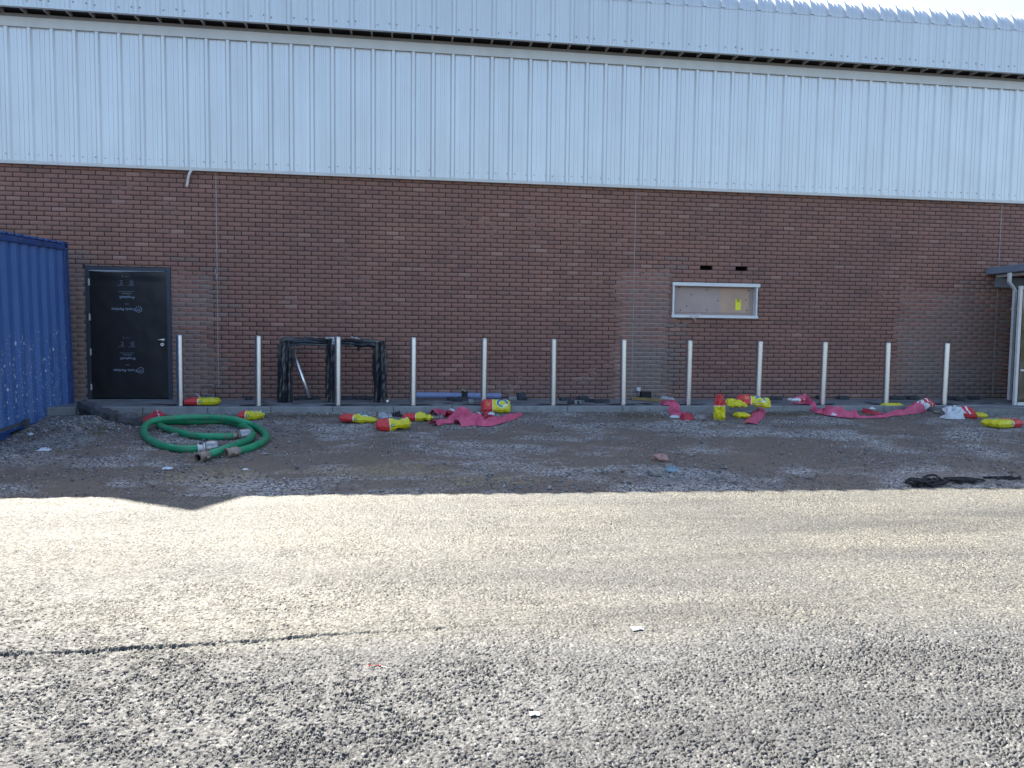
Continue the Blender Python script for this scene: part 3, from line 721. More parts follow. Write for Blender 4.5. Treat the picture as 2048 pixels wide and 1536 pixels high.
# ------------------------------------------------------------ window
a,b_,c,d=WIN; wn=empty('window',(0,0,0)); wn.parent=bld
mb=MB(); t=.055; 
mb.box((a-.012,-.045,d-.055),(b_+.035,.09,d+.008)); mb.box((a-.02,-.05,c-.012),(b_+.008,.09,c+.04)); mb.box((a-.006,-.04,c+.0405),(a+.028,.09,d-.0555)); mb.box((b_-.036,-.04,c+.0405),(b_-.006,.09,d-.0555))
part(mb,'window_frame','whitemetal',wn,bevel=.004)
mb=MB(); mb.add([(a,.088,c),(b_,.088,c),(b_,.088,d),(a,.088,d)],[(0,1,2,3)]); 
mb.box((a+.07,.070,c+.09),(a+.30,.086,d-.075),1); mb.box((a+.3005,.070,c+.09),(a+.93,.085,d-.085),1); mb.box((a+.9305,.070,c+.09),(b_-.13,.086,d-.075),2)
bd=part(mb,'boarding',['boardgrey','boardgrey','board'],wn)
for (px,py) in ((1359,575),(1383,589.5),(1414,580),(1436,601.5),(1373,612),(1361,620),(1414,620),(1492,600),(1493,621),(1497,581)):
    p=WL(px,py,.065); mb=MB(); mb.tube([(p.x,.0695,p.z),(p.x,.064,p.z)],.011,10); part(mb,'fixing','ink',wn)
p=WL(1476.5,609.5,.06); mb=MB(); mb.box((p.x-.052,.064,p.z-.098),(p.x+.052,.066,p.z+.098),0,None)
for q in range(3): mb.box((p.x-.03,.062,p.z+.05+.018*q),(p.x+.035,.0635,p.z+.058+.018*q),1)
part(mb,'notice',['notice','ink'],wn)
P=[WL(1378,631,-.06),WL(1386,636,-.075),WL(1392,641,-.07)]; mb=MB(); mb.tube(P,.005,5); mb.tube([WL(1392,634,-.06),WL(1394,627,-.07)],.004,5); mb.tube([WL(1396,633,-.06),WL(1399,625,-.06)],.004,5); mb.tube([WL(1380,631,-.055),WL(1398,633,-.06)],.006,5); part(mb,'frayed_tape','whitemetal',wn)
# conduit stub under the cladding
P=[WL(386,337,-.05),WL(380,345,-.075),WL(376.5,356,-.06),WL(374,371,-.03),WL(374,372.5,.0)]; mb=MB(); mb.tube(catmull(P,6),.021,10); part(mb,'conduit','whitepipe',bld)
# ------------------------------------------------------------ entrance canopy
cn=empty('entrance_canopy',(11.2,0,0)); cn.parent=bld
pA=WL(1971.7,535.5); pB=WL(1971.7,549.5); XC=pA.x
mb=MB(); mb.box((XC,-3.6,pB.z),(XC+3.5,-.003,pA.z)); part(mb,'canopy_roof','canopygrey',cn,bevel=.01)
mb=MB(); mb.box((XC+.17,-3.5,pB.z-.055),(XC+.26,-.05,pB.z-.003)); part(mb,'gutter','whitemetal',cn,bevel=.01)
mb=MB(); mb.box((XC+.20,-.10,pB.z-.24),(XC+3.5,-.004,pB.z-.06)); part(mb,'wall_beam','canopygrey',cn)
pb=Z0(2028,810); pt=WL(2042.5,572,pb.y); pb.x=(pb.x+pt.x)/2; mb=MB(); xw=.026
PT=pt.z; mb.box((pb.x-xw,pb.y-xw,-.004),(pb.x+xw,pb.y+xw,PT)); part(mb,'post','whitemetal',cn,bevel=.004)
q=Z0(2017,805); mb=MB(); q1=WL(2031,580,q.y)
def sq(mbx,a,b_,w): 
    mbx.tube([a,b_],w*1.2,4)
px_=(q.x+q1.x)/2
pxt=WL(2019,557,q.y).x; w_=.026
mb.box((px_-w_,q.y-w_,.05),(px_+w_,q.y+w_,q1.z)); mb.box((pxt-w_,q.y-w_,q1.z+.14),(pxt+w_,q.y+w_,pB.z-.03))
mb.add([(px_-w_,q.y-w_,q1.z),(px_+w_,q.y-w_,q1.z),(px_+w_,q.y+w_,q1.z),(px_-w_,q.y+w_,q1.z),(pxt-w_,q.y-w_,q1.z+.14),(pxt+w_,q.y-w_,q1.z+.14),(pxt+w_,q.y+w_,q1.z+.14),(pxt-w_,q.y+w_,q1.z+.14)],[(0,1,5,4),(1,2,6,5),(2,3,7,6),(3,0,4,7)])
for zc_ in (.62,1.7): mb.box((px_-w_-.004,q.y-w_-.004,zc_),(px_+w_+.004,q.y+w_+.02,zc_+.02))
part(mb,'downpipe','whitemetal',cn,bevel=.004)
mb=MB(); mb.box((pb.x+.05,pb.y-.01,.05),(pb.x+2.6,pb.y+.01,PT-.06)); gl=part(mb,'glass_screen','glass',cn)
mb=MB(); mb.box((pb.x+.035,pb.y-.03,-.004),(pb.x+2.6,pb.y+.03,.05)); part(mb,'bottom_rail','whitemetal',cn)
mb=MB(); mb.box((pb.x+.035,pb.y-.03,PT-.06),(pb.x+2.6,pb.y+.03,PT)); part(mb,'head_rail','whitemetal',cn)
mb=MB(); mb.box((pb.x+.05,pb.y-.05,.60),(pb.x+2.6,pb.y-.02,.63)); part(mb,'push_bar','whitemetal',cn)
# ------------------------------------------------------------ shipping container
CXX=-5.03
ft=XP(142,486,CXX); nt_=XP(0,464,CXX); fb=XP(157,832,CXX); nb=XP(0,884,CXX)
d_=Vector((0,nt_.y-ft.y,nt_.z-ft.z)); db=Vector((0,nb.y-fb.y,nb.z-fb.z))
sl_t=math.atan2(d_.z,-d_.y); sl_b=math.atan2(db.z,-db.y); tilt=(sl_t+sl_b)/2
HT=2.74; LEN=6.058; WID=2.438
org=Vector((CXX,ft.y,ft.z-HT*math.cos(tilt)))
print('CONT',org,math.degrees(sl_t),math.degrees(sl_b),ft,fb,nt_,nb)
ct=empty('shipping_container',tuple(org),'blue corrugated steel shipping container spattered with white paint, left of the black door','shipping container')
# local frame: +x = out of the long side seen, y runs from far end (0) to near end (-LEN), z up
ct.rotation_euler=(-tilt,0,0); ct['_w']=(0,0,0)
def cpart(mb,name,mats,**k):
    o=mb.build(name,mats,None,**k); o.parent=ct; return o
zb_,ztp=.16,HT-.12
def corr(y0,y1,p=.278,d=.036):
    out=[]; y=y0
    while y>y1:
        for dy,dd in ((0,0),(.072,0),(.14,-d),(.21,-d),(.278,0)):
            yy=y-dy
            if yy>=y1: out.append((yy,dd))
        y-=p
    return out
cr_=corr(-.13,-(LEN-.13))
mb=MB(); k=len(cr_)
for xo,sg in ((-.018,1),(-WID+.018,-1)):
    vs_=[(xo+sg*dd,y,z) for z in (zb_,ztp) for (y,dd) in cr_]; mb.add(vs_,[(i,i+1,k+i+1,k+i) for i in range(k-1)])
for yo,sg in ((-.03,1),(-LEN+.03,-1)):
    e=[(x_,dd) for (x_,dd) in corr(-.13,-(WID-.13))]; kk=len(e); vs_=[(x_,yo+sg*dd,z) for z in (zb_,ztp) for (x_,dd) in e]; mb.add(vs_,[(i,i+1,kk+i+1,kk+i) for i in range(kk-1)])
cpart(mb,'side_panel','bluepaint')
mb=MB(); vs_=[]; nn=0
y=-.12
while y>-LEN+.12:
    for dy,dz in ((0,0),(.04,0),(.06,.018),(.17,.018),(.19,0)):
        vs_+=[(-.05,y-dy,HT-.022+dz),(-WID+.05,y-dy,HT-.022+dz)]; nn+=1
    y-=.209
mb.add(vs_,[(2*i,2*i+1,2*i+3,2*i+2) for i in range(nn-1)]); 
y=-.15
while y>-LEN+.15:   # wavy rim of the roof sheet
    mb.box((-.055,y-.11,HT-.03),(-.02,y,HT-.002)); y-=.209
cpart(mb,'container_roof','bluepaint')
mb=MB()
for xo in (0,-WID+.06): mb.box((xo-.06,-LEN+.13,HT-.125),(xo,-.13,HT-.045))
for yo in (0,-LEN+.06): mb.box((-WID+.15,yo-.06,HT-.12),(-.15,yo,HT-.03))
cpart(mb,'top_rail','bluerail',bevel=.006)
for xo in (0,-WID+.15):
    for yo in (0,-LEN+.13):
        mb=MB(); mb.box((xo-.15 if xo==0 else xo-.15,yo-.13,.12),(xo,yo,HT-.12)); 
        if xo==0 and yo==0: mb.box((xo-.14,yo-.17,.18),(xo-.012,yo-.1305,HT-.16))
        cpart(mb,'corner_post','bluerail',bevel=.008)
        for zz in (0,HT-.118):
            mb=MB(); mb.box((xo-.162,yo-.172,zz-.002),(xo+.004,yo+.004,zz+.12)); mb.box((xo-.002,yo-.11,zz+.03),(xo+.0055,yo-.06,zz+.09),1); mb.box((xo-.10,yo-.1735,zz+.035),(xo-.05,yo-.171,zz+.085),1)
            cpart(mb,'corner_casting',['bluerail','darkvoid'],bevel=.006)
mb=MB()
for xo in (0,-WID+.06):
    mb.box((xo-.05,-LEN+.175,.145),(xo+.006,-.175,.165))
    segs=[(-.175,-.86),(-1.24,-1.62),(-2.0,-LEN+2.0),(-LEN+1.62,-LEN+.175)]
    for (p,q_) in segs: mb.box((xo-.05,q_,.012),(xo-.004,p,.1445))
cpart(mb,'bottom_rail','bluerail',bevel=.004)
mb=MB()
for p in (-.86,-1.62): mb.box((-WID+.06,p-.38,.0),(-.055,p,.008)); mb.box((-WID+.06,p-.38,.13),(-.055,p,.14)); 
mb.box((-WID+.08,-LEN+.2,.16),(-.08,-.2,.19))
cpart(mb,'fork_pocket','bluerail')
mb=MB(); mb.box((.004,-1.66,-.06),(.03,-1.55,.26)); mb.box((.004,-2.6,.2),(.022,-1.5505,.235)); cpart(mb,'steel_bracket','darkconc')
# packing timber under the container
ctz=Vector((0,0,0))
# ------------------------------------------------------------ bollards
bx=[361,517,676,826,967,1106,1246,1376,1515,1644,1771,1887]
blab=['steel bollard at the far left, beside the black door','steel bollard standing left of the black wrapped frame','steel bollard in front of the middle leg of the black wrapped frame',
 'steel bollard at the left end of the blue pipe, right of the wrapped frame','steel bollard crossing the blue pipe, with a bag leaning at its foot','steel bollard just left of the loose blocks, in the middle of the row',
 'steel bollard left of the brick joint and the timber plank','steel bollard below the left side of the boarded window','steel bollard below the right edge of the window, behind crumpled yellow bags',
 'steel bollard behind the rising end of the long pink sheeting','steel bollard behind the yellow bag, second from the right','steel bollard farthest right, nearest the entrance canopy']
BR=.050
proto=None
for i,px in enumerate(bx):
    p=Z0(px,811); p=Vector((Z0(px,811).x,-1.2,0)) 
    dd=ray(px,811); tt=(-1.2-CP[1])/dd[1]; p=Vector((CP+dd*tt)); p.z=0; p.y=-1.2
    if proto is None:
        proto=empty('bollard',(0,0,0)); proto['_w']=(0,0,0)
        mb=MB(); mb.tube([(0,0,-.05),(0,0,.3),(0,0,.7),(0,0,1.062)],BR,32,caps=False); tb=mb.build('tube','steel'); tb.parent=proto
        mb=MB(); mb.tube([(0,0,1.0621),(0,0,1.070),(0,0,1.074)],[BR,BR-.002,BR-.008],32); cpx=mb.build('cap','steel'); cpx.parent=proto
        o=proto
    else:
        o=copytree(proto)
    o.location=p; o.rotation_euler=(R(random.uniform(-.6,.6)),R(random.uniform(-.6,.6)),random.random()*6)
    tag(o,blab[i],'bollard','steel bollards along the kerb')
    # dark backfill round the foot
    mb=MB(); nn=22; vs_=[(p.x,p.y,.007)]
    for k in range(nn):
        a=6.283*k/nn; rr=random.uniform(.12,.30); vs_.append((p.x+rr*1.25*math.cos(a),max(p.y+rr*.55*math.sin(a)+.06,KERB+.14),.006))
    mb.add(vs_,[(0,1+k,1+(k+1)%nn) for k in range(nn)]); tag(mb.build('backfill_patch','tarpatch'),kind='structure')
# dark stains, scattered on the strip
for k in range(34):
    x=random.uniform(-5,10.8); y=random.uniform(-1.15,-.12); mb=MB(); nn=14; L=random.uniform(.08,.4); w=random.uniform(.03,.09)
    vs_=[(x,y,.0045+.0001*k)]+[(x+L*math.cos(6.283*q/nn)*random.uniform(.5,1),y+w*math.sin(6.283*q/nn)*random.uniform(.5,1),.0045+.0001*k) for q in range(nn)]
    mb.add(vs_,[(0,1+q,1+(q+1)%nn) for q in range(nn)]); tag(mb.build('pavement_stain','tarpatch'),kind='structure')
# ------------------------------------------------------------ frame wrapped in black film
YF=-.62
def wrapfold(seed,amp):
    def f(i,j,a): return 1+amp*.5*mnoise.noise(Vector((math.cos(a)*1.9+seed,math.sin(a)*1.9,i*.05)))+amp*.9*mnoise.noise(Vector((math.cos(a)*4.5+seed,math.sin(a)*4.5,i*.05)))+.07*math.sin(a*7+seed+i*.05)+.16*mnoise.noise(Vector((math.cos(a)*2.2,math.sin(a)*2.2+i*.33,seed)))
    return f
fr=empty('wrapped_frame',tuple(Vector((WL(660,800,YF).x,YF,0))),'steel double hoop frame bundled in crinkled black plastic film, against the brick wall','frame')
L1=WL(567,800,YF).x; L2=WL(663.5,800,YF).x; L3=WL(761,800,YF).x; zt_=WL(600,681,YF).z
def leg(xa,xt,w,seed,n=26):
    mb=MB(); path=[(xa+(xt-xa)*(k/(n-1)),YF,.0+(zt_+.0)*k/(n-1)) for k in range(n)]
    mb.tube(path,[w*(1.05+.05*math.sin(k*.35+seed)+.10*(1-k/n)) for k in range(n)],34,fold=wrapfold(seed,.42),smooth=False); part(mb,'leg','blackplastic',fr)
leg(L1+.03,L1+.055,.092,1.); leg(L2,L2+.005,.080,5.); leg(L3+.01,L3-.005,.096,9.)
mb=MB(); n_=40; xs_=[L1-.02+(L3-L1+.06)*k/(n_-1) for k in range(n_)]
mb.tube([(x,YF-.01,zt_-.015-.02*(k/(n_-1))+.003*math.sin(k*.8)-(.05*((abs(k-(n_-1)/2)/((n_-1)/2))**12))) for k,x in enumerate(xs_)],[.060+.004*math.sin(k*1.3)+(.012 if k<5 else 0) for k in range(n_)],26,fold=wrapfold(3.,.45),smooth=False); part(mb,'top_rail','blackplastic',fr)
mb=MB(); c=WL(659,683,YF-.1)
def scrap(mb,c,sx,sz,seed,n=9,tilt=0,mi=0,sy=.03):
    vs_=[]
    for j in range(n):
        for i in range(n):
            u,v_=i/(n-1)*2-1,j/(n-1)*2-1; e=1-.35*mnoise.noise(Vector((u*2+seed,v_*2,seed)))-.2
            x=u*sx*e; z=v_*sz*e+u*tilt*sx; y=sy*mnoise.noise(Vector((u*2.2,v_*2.2,seed+4)))*2
            vs_.append((c[0]+x,c[1]+y,c[2]+z))
    mb.add(vs_,[(j*n+i,j*n+i+1,(j+1)*n+i+1,(j+1)*n+i) for j in range(n-1) for i in range(n-1)],mi,False)
scrap(mb,WL(660,676,YF-.09),.09,.02,2); scrap(mb,WL(667,683,YF-.1),.03,.055,4); scrap(mb,WL(711,676,YF-.08),.09,.018,6,tilt=-.2); scrap(mb,WL(755,683,YF-.1),.04,.014,8)
part(mb,'tape_scrap','paper',fr)
mb=MB(); scrap(mb,WL(717,697,YF-.03),.03,.055,12); part(mb,'hanging_tape','soffit',fr)
pa=WL(584,696,YF+.12); pb_=WL(619,795,YF-.06); mb=MB(); dv=(pa-pb_).normalized(); mb.tube([pb_-dv*.0,pb_.lerp(pa,.5),pa+dv*.05],.027,20,caps=True); 
tag(mb.build('steel_tube','chrome',loc=pb_),'shiny steel tube leaning diagonally inside the left bay of the black wrapped frame','tube')
p=WL(775.5,801,-.5); mb=MB(); mb.tube([(p.x,-.72,.030),(p.x+.02,-.35,.030)],.030,18,caps=False); mb.tube([(p.x,-.72,.030),(p.x+.0,-.71,.030)],.021,18,caps=True); tag(mb.build('steel_tube','chrome',loc=(p.x,-.7,0)),'short shiny steel tube lying end-on beside the right leg of the black wrapped frame','tube')
# ------------------------------------------------------------ blue pipe with coupling
YP=-.22; a=WL(828,793,YP); b_=WL(1001,793,YP); pr_=empty('plastic_pipe',(a.x,YP,0),'blue grey plastic pipe lying along the foot of the brick wall','pipe')
mb=MB(); mb.tube([(a.x,YP,.085),(b_.x,YP-.05,.075)],.052,24,caps=False); mb.tube([(b_.x,YP-.05,.075),(b_.x-.01,YP-.05,.075)],.046,24); part(mb,'pipe','bluepipe',pr_)
c_=WL(929,793,YP); mb=MB(); mb.tube([(c_.x-.05,YP-.02,.08),(c_.x+.05,YP-.025,.08)],.072,20); mb.box((c_.x-.05,YP-.06,.135),(c_.x+.02,YP-.02,.175)); part(mb,'coupling','rubber',pr_)
mb=MB(); scrap(mb,(c_.x-.02,YP-.07,.175),.04,.018,3,tilt=-.4); part(mb,'peeled_label','whitemetal',pr_)
# ------------------------------------------------------------ loose paving blocks and rubble
def block(mb,c,l,w,h,rz,rx=0,mi=0):
    M4=Matrix.Translation(Vector(c))@Matrix.Rotation(rz,4,'Z')@Matrix.Rotation(rx,4,'X'); mb.box((-l/2,-w/2,0),(l/2,w/2,h),mi,M4)
clusters=[('at the steel tube foot under the wrapped frame',[(600,800,.2),(614,799,-.1),(628,799,.5)]),
 ('under the right bay of the black wrapped frame',[(697,796,0.),(722,799,.1),(738,800,-.3)]),
 ('in front of the blue pipe',[(901,801,.3),(913,803,-.6),(926,801,.4)]),
 ('between the sixth and seventh bollards',[(1130,801,.2),(1147,808,-.2),(1166,800,.1),(1179,804,.7),(1194,806,-.4),(1206,805,.2)]),
 ('beside the bollard under the window edge',[(1534,800,.05),(1552,800,-.1)]),
 ('between the two bollards behind the pink sheeting',[(1636,798,0.),(1668,796,.1),(1684,798,-.2)]),
 ('between the last two bollards by the wall',[(1783,799,.3),(1797,799,-.2),(1812,797,.5),(1826,799,0.)]),
 ('by the wall near the entrance canopy',[(1902,799,.2),(1920,801,-.4),(1947,799,0.)]),
 ('at the wall foot beside the short black cable loop',[(497,799,0.)])]
ordn=['leftmost','second from the left','third from the left','fourth from the left','fifth from the left','sixth from the left','seventh']
for desc,lst in clusters:
    for i,(px,py,rz) in enumerate(lst):
        p=Z0(px,py); p.y=min(p.y,-.09); mb=MB(); l=random.choice([.2,.2,.16,.1]); 
        block(mb,(0,0,0),l,.1,random.uniform(.05,.065),rz,R(random.uniform(-3,3))); o=mb.build('paving_block','block',bevel=.005); o.location=(p.x,p.y,.003)
        nm=ordn[i] if 0<i<len(lst)-1 or i==0 else 'rightmost'
        tag(o,('lone dark paving block ' if len(lst)==1 else f'{nm} dark block ')+desc,'block','loose dark paving blocks on the pavement strip')
for px,py,l,lab in ((1154,808,.11,'pale grey half block facing forward in the middle of the pavement strip blocks'),(1182,802,.07,'small pale block chip between dark blocks near the seventh bollard'),(941,806,.08,'small pale concrete chip just left of the bollard crossing the blue pipe'),(1025,800,.14,'pale grey block beside the dark boulder at the wall'),):
    p=Z0(px,py); mb=MB(); block(mb,(0,0,0),l,.08,.06,.05); o=mb.build('concrete_block','kerb',bevel=.005); o.location=(p.x,min(p.y,-.1)-.02,.004); tag(o,lab,'block')
def rockmesh(name,mat,c,r,seed,flat=.65,n=12,rz=0,ang=.45,sx=1,sy=1):
    mb=MB(); vs_=[]; m_=n*2
    for j in range(1,n):
        for i in range(m_):
            th=math.pi*j/n; ph=2*math.pi*i/m_; d=Vector((math.sin(th)*math.cos(ph),math.sin(th)*math.sin(ph),math.cos(th)))
            q=1+ang*mnoise.noise(d*1.3+Vector((seed,0,0)))+ang*.5*mnoise.noise(d*3.1+Vector((seed,5,0)))
            v_=d*r*q; vs_.append((v_.x*sx,v_.y*sy,v_.z*flat))
    vs_=[(0,0,r*flat)]+vs_+[(0,0,-r*flat)]
    fs_=[(0,1+i,1+(i+1)%m_) for i in range(m_)]
    for j in range(n-2):
        for i in range(m_): a=1+j*m_+i; b2=1+j*m_+(i+1)%m_; fs_.append((a,a+m_,b2+m_,b2))
    l=len(vs_)-1; fs_+=[(l,1+(n-2)*m_+(i+1)%m_,1+(n-2)*m_+i) for i in range(m_)]
    mb.add(vs_,fs_,0,False); o=mb.build(name,mat); o.location=(c[0],c[1],c[2]+r*flat*.55); o.rotation_euler=(0,0,rz); return o
tag(rockmesh('rock','block',Z0(1043,800),.10,3.,.9,n=6),'dark rounded boulder by the wall, right of the blue pipe','rock')
rk=[(1322,922,.105,'rockpink','pinkish broken brick rubble lump standing highest on the gravel'),(1312,950,.095,'rock','flat grey stone below the pink rubble lump'),(1342,944,.0,'',''),
 (1251,966,.045,'rock','small pale stone near the asphalt edge left of the pink rubble'),(1365,917,.03,'rock','small white stone right of the pink rubble lump'),(1383,912,.04,'rock','flat pale stone farther right of the pink rubble lump'),
 (1330,971,.035,'rock','pale stone close to the asphalt edge below the blue rag'),(1464,965,.05,'rock','pale grey stone near the asphalt edge, right of the blue rag'),
 (153,862,.07,'rock','pale stone on the gravel heap beside the container'),(1880,828,.10,'rock','smooth grey stone beside the last bollard and the torn white bag'),(1398,840,.09,'rock','flat grey stone right of the small pink red sheet'),
 (350,873,.055,'rock','pale stone inside the coil of green hoses'),(351,887,.03,'rock','small white stone inside the hose coil, by the lower hose'),(276,856,.03,'rock','small white stone left of the green hose coil'),
 (1290,833,.03,'rock','white stone below the brown soil heap at the kerb'),(1338,934,.05,'rock','grey stone just above the blue rag'),(1357,951,.04,'rock','pale stone right of the blue rag'),(1330,955,.035,'rock','small pale stone below the blue rag'),(1348,958,.03,'rock','smallest pale stone near the blue rag, lower right'),(1301,820,.03,'rock','white stone on top of the brown soil heap at the kerb')]
for i,(px,py,r_,mt,lab) in enumerate(rk):
    if not mt: continue
    p=G(px,py); tag(rockmesh('rock' if mt=='rock' else 'brick_rubble',mt,p,r_,i*2.3,.55,n=6,rz=i),lab,'stone')
def cloth(name,mat,c,sx,sy,h,seed,label,cat,n=16,thick=.004,rz=0,fr_=3.,mats=None,parent=None,loc=None,smooth=False):
    """a crumpled sheet lying on the ground"""
    mb=MB(); vs_=[]
    for j in range(n):
        for i in range(n):
            u,v_=i/(n-1)*2-1,j/(n-1)*2-1; e=1+.35*mnoise.noise(Vector((u*1.3+seed,v_*1.3,0)))
            x=u*sx*e; y=v_*sy*e; q=max(abs(u),abs(v_)); z=h*(1-q**3)*(.35+abs(mnoise.noise(Vector((u*fr_,v_*fr_,seed))))*1.7)+.008
            a=rz; x*=1; vs_.append((x*math.cos(a)-y*math.sin(a),x*math.sin(a)+y*math.cos(a),z))
    mb.add(vs_,[(j*n+i,j*n+i+1,(j+1)*n+i+1,(j+1)*n+i) for j in range(n-1) for i in range(n-1)],0,smooth)
    o=mb.build(name,mat,solid=thick); o.location=c
    if label: tag(o,label,cat)
    return o
cloth('rag','rag',G(1343,943),.065,.06,.05,3,'light blue rag lying on the gravel beside the pink rubble','rag')
cloth('paper_scrap','paper',G(335,939),.045,.035,.02,5,'crumpled white paper scrap on gravel below the green hoses','litter')
cloth('paper_scrap','whitemetal',G(491,941),.028,.02,.012,6,'small flat white scrap on gravel right of the hose ends','litter')
cloth('paper_scrap','paper',G(88,902),.06,.05,.025,7,'crumpled pale scrap on gravel below the container','litter')
cloth('plastic_scrap','paper',G(62,871),.03,.03,.03,8,'small crumpled white plastic in front of the container pocket','litter')
cloth('paper_scrap','whitemetal',G(1274,1260),.03,.02,.006,9,'white flattened scrap on the sunlit asphalt, farther one','litter',thick=.002,n=8)
cloth('paper_scrap','whitemetal',G(1069,1431),.018,.014,.004,10,'tiny white scrap on the near asphalt','litter',thick=.002,n=8)
cloth('foil_scrap','silverfoil',G(766,836),.07,.05,.07,11,'crumpled silver grey wrapper between two yellow and red bags','litter')
cloth('foil_scrap','silverfoil',G(779,835),.045,.04,.06,12,'smaller silver wrapper touching the front yellow and red bag','litter')
cloth('stone_dust_bag','rubber',G(793,834),.09,.05,.07,13,'dark crumpled scrap behind the front yellow and red bag','litter')
cloth('plastic_scrap','paper',G(1350,836),.07,.05,.04,14,'pale crumpled plastic left of the round pink red bundle','litter')
p1=G(733,1330,.003); p2=G(760,1332,.004); p3=G(784,1337,.003)
st_=empty('drinking_straw',tuple(p2),'thin white stick with red tip lying on the asphalt','straw'); mb=MB(); mb.tube([p2,p3],.0022,6); part(mb,'shaft','whitemetal',st_); mb=MB(); mb.tube([p1,p2],.0018,6); mb.tube([p2+Vector((-.004,0,.001)),p2+Vector((.004,0,.001))],.005,6); part(mb,'red_end','redpaint',st_)
# broken dark kerb lumps at left
kr=[((168,817),(232,845),.11,'dark broken kerb length running out from the pavement beside the container'),((222,838),(278,852),.10,'dark broken kerb piece nearest the green hoses')]
for (a,b2,w,lab) in kr:
    pa,pb2=G(*a),G(*b2); c=(pa+pb2)/2; dv=pb2-pa; n_=9; mb=MB(); L_=dv.length; M4=Matrix.Translation(c)@Matrix.Rotation(math.atan2(dv.y,dv.x),4,'Z')@Matrix.Rotation(-math.asin(dv.z/L_),4,'Y')@Matrix.Rotation(R(12),4,'X')
    sec=[(-.075,-.05),(.075,-.05),(.078,.09),(.04,.13),(-.05,.12),(-.078,.06)]; vs_=[]
    for q in range(n_):
        for (yy,zz) in sec:
            p_=Vector((-L_/2+L_*q/(n_-1),yy,zz)); p_+=Vector((mnoise.noise(p_*9),mnoise.noise(p_*11),mnoise.noise(p_*13)))*.03; vs_.append(M4@p_)
    k=len(sec); mb.add(vs_,[(q*k+r_,q*k+(r_+1)%k,(q+1)*k+(r_+1)%k,(q+1)*k+r_) for q in range(n_-1) for r_ in range(k)]); mb.f+=[tuple(range(k))[::-1],tuple((n_-1)*k+r_ for r_ in range(k))]; mb.m+=[0,0]; mb.sm+=[False,False]
    tag(mb.build('broken_kerb','darkconc',loc=pa),lab,'kerbstone')
# timber plank, box, cable loop, boulder
pa=Z0(1270,801); pb2=Z0(1359,807); mb=MB(); c=(pa+pb2)/2; L_=(pb2-pa).length
mb=MB(); block(mb,(0,0,0),L_,.09,.045,math.atan2(pb2.y-pa.y,pb2.x-pa.x)); o=mb.build('timber_plank','timber',bevel=.003); o.location=(c.x,c.y+.12,.004); tag(o,'yellowish timber plank lying on the pavement below the brick joint','plank')
p=WL(1290,792,-.1); mb=MB(); block(mb,(0,0,0),.19,.12,.14,.1); o=mb.build('dark_box','rubber',bevel=.012); o.location=(p.x,-.12,.004); tag(o,'small black box standing against the wall behind the timber plank','box')
p=WL(1278,779,-.05); mb=MB(); mb.box((-.035,-.02,-.03),(.035,.02,.035)); mb.box((.005,-.018,-.11),(.03,.015,-.0305)); o=mb.build('wall_socket_box','paper',bevel=.006); o.location=(p.x,-.02,p.z); tag(o,'small pale box fixed low on the wall above the black box','box')
cloth('plastic_scrap','silverfoil',Vector((WL(1330,797,-.2).x,-.25,.0)),.15,.04,.05,15,'grey crumpled film between the timber plank and the wall','litter')
P=[WL(402,795,-.15),WL(401,782,-.1),WL(410,774,-.08),WL(421,773,-.08),WL(430,781,-.1),WL(432,795,-.15)]; mb=MB(); mb.tube(catmull(P,6),.005,6); tag(mb.build('cable_loop','rubber',loc=P[0]),'thin black cable loop curling up against the wall beside the door','cable')
mb=MB(); mb.tube([WL(391.5,787,-.3),WL(402,795,-.35)],.007,8); tag(mb.build('white_stick','whitemetal',loc=WL(396,791,-.3)),'short white stick poking up behind the bag near the door','stick')
cloth('rubber_mat','blackplastic',Vector((WL(415,798,-.45).x,-.45,.0)),.2,.1,.08,16,'dark folded sheet behind the yellow and red bag near the door','sheet')
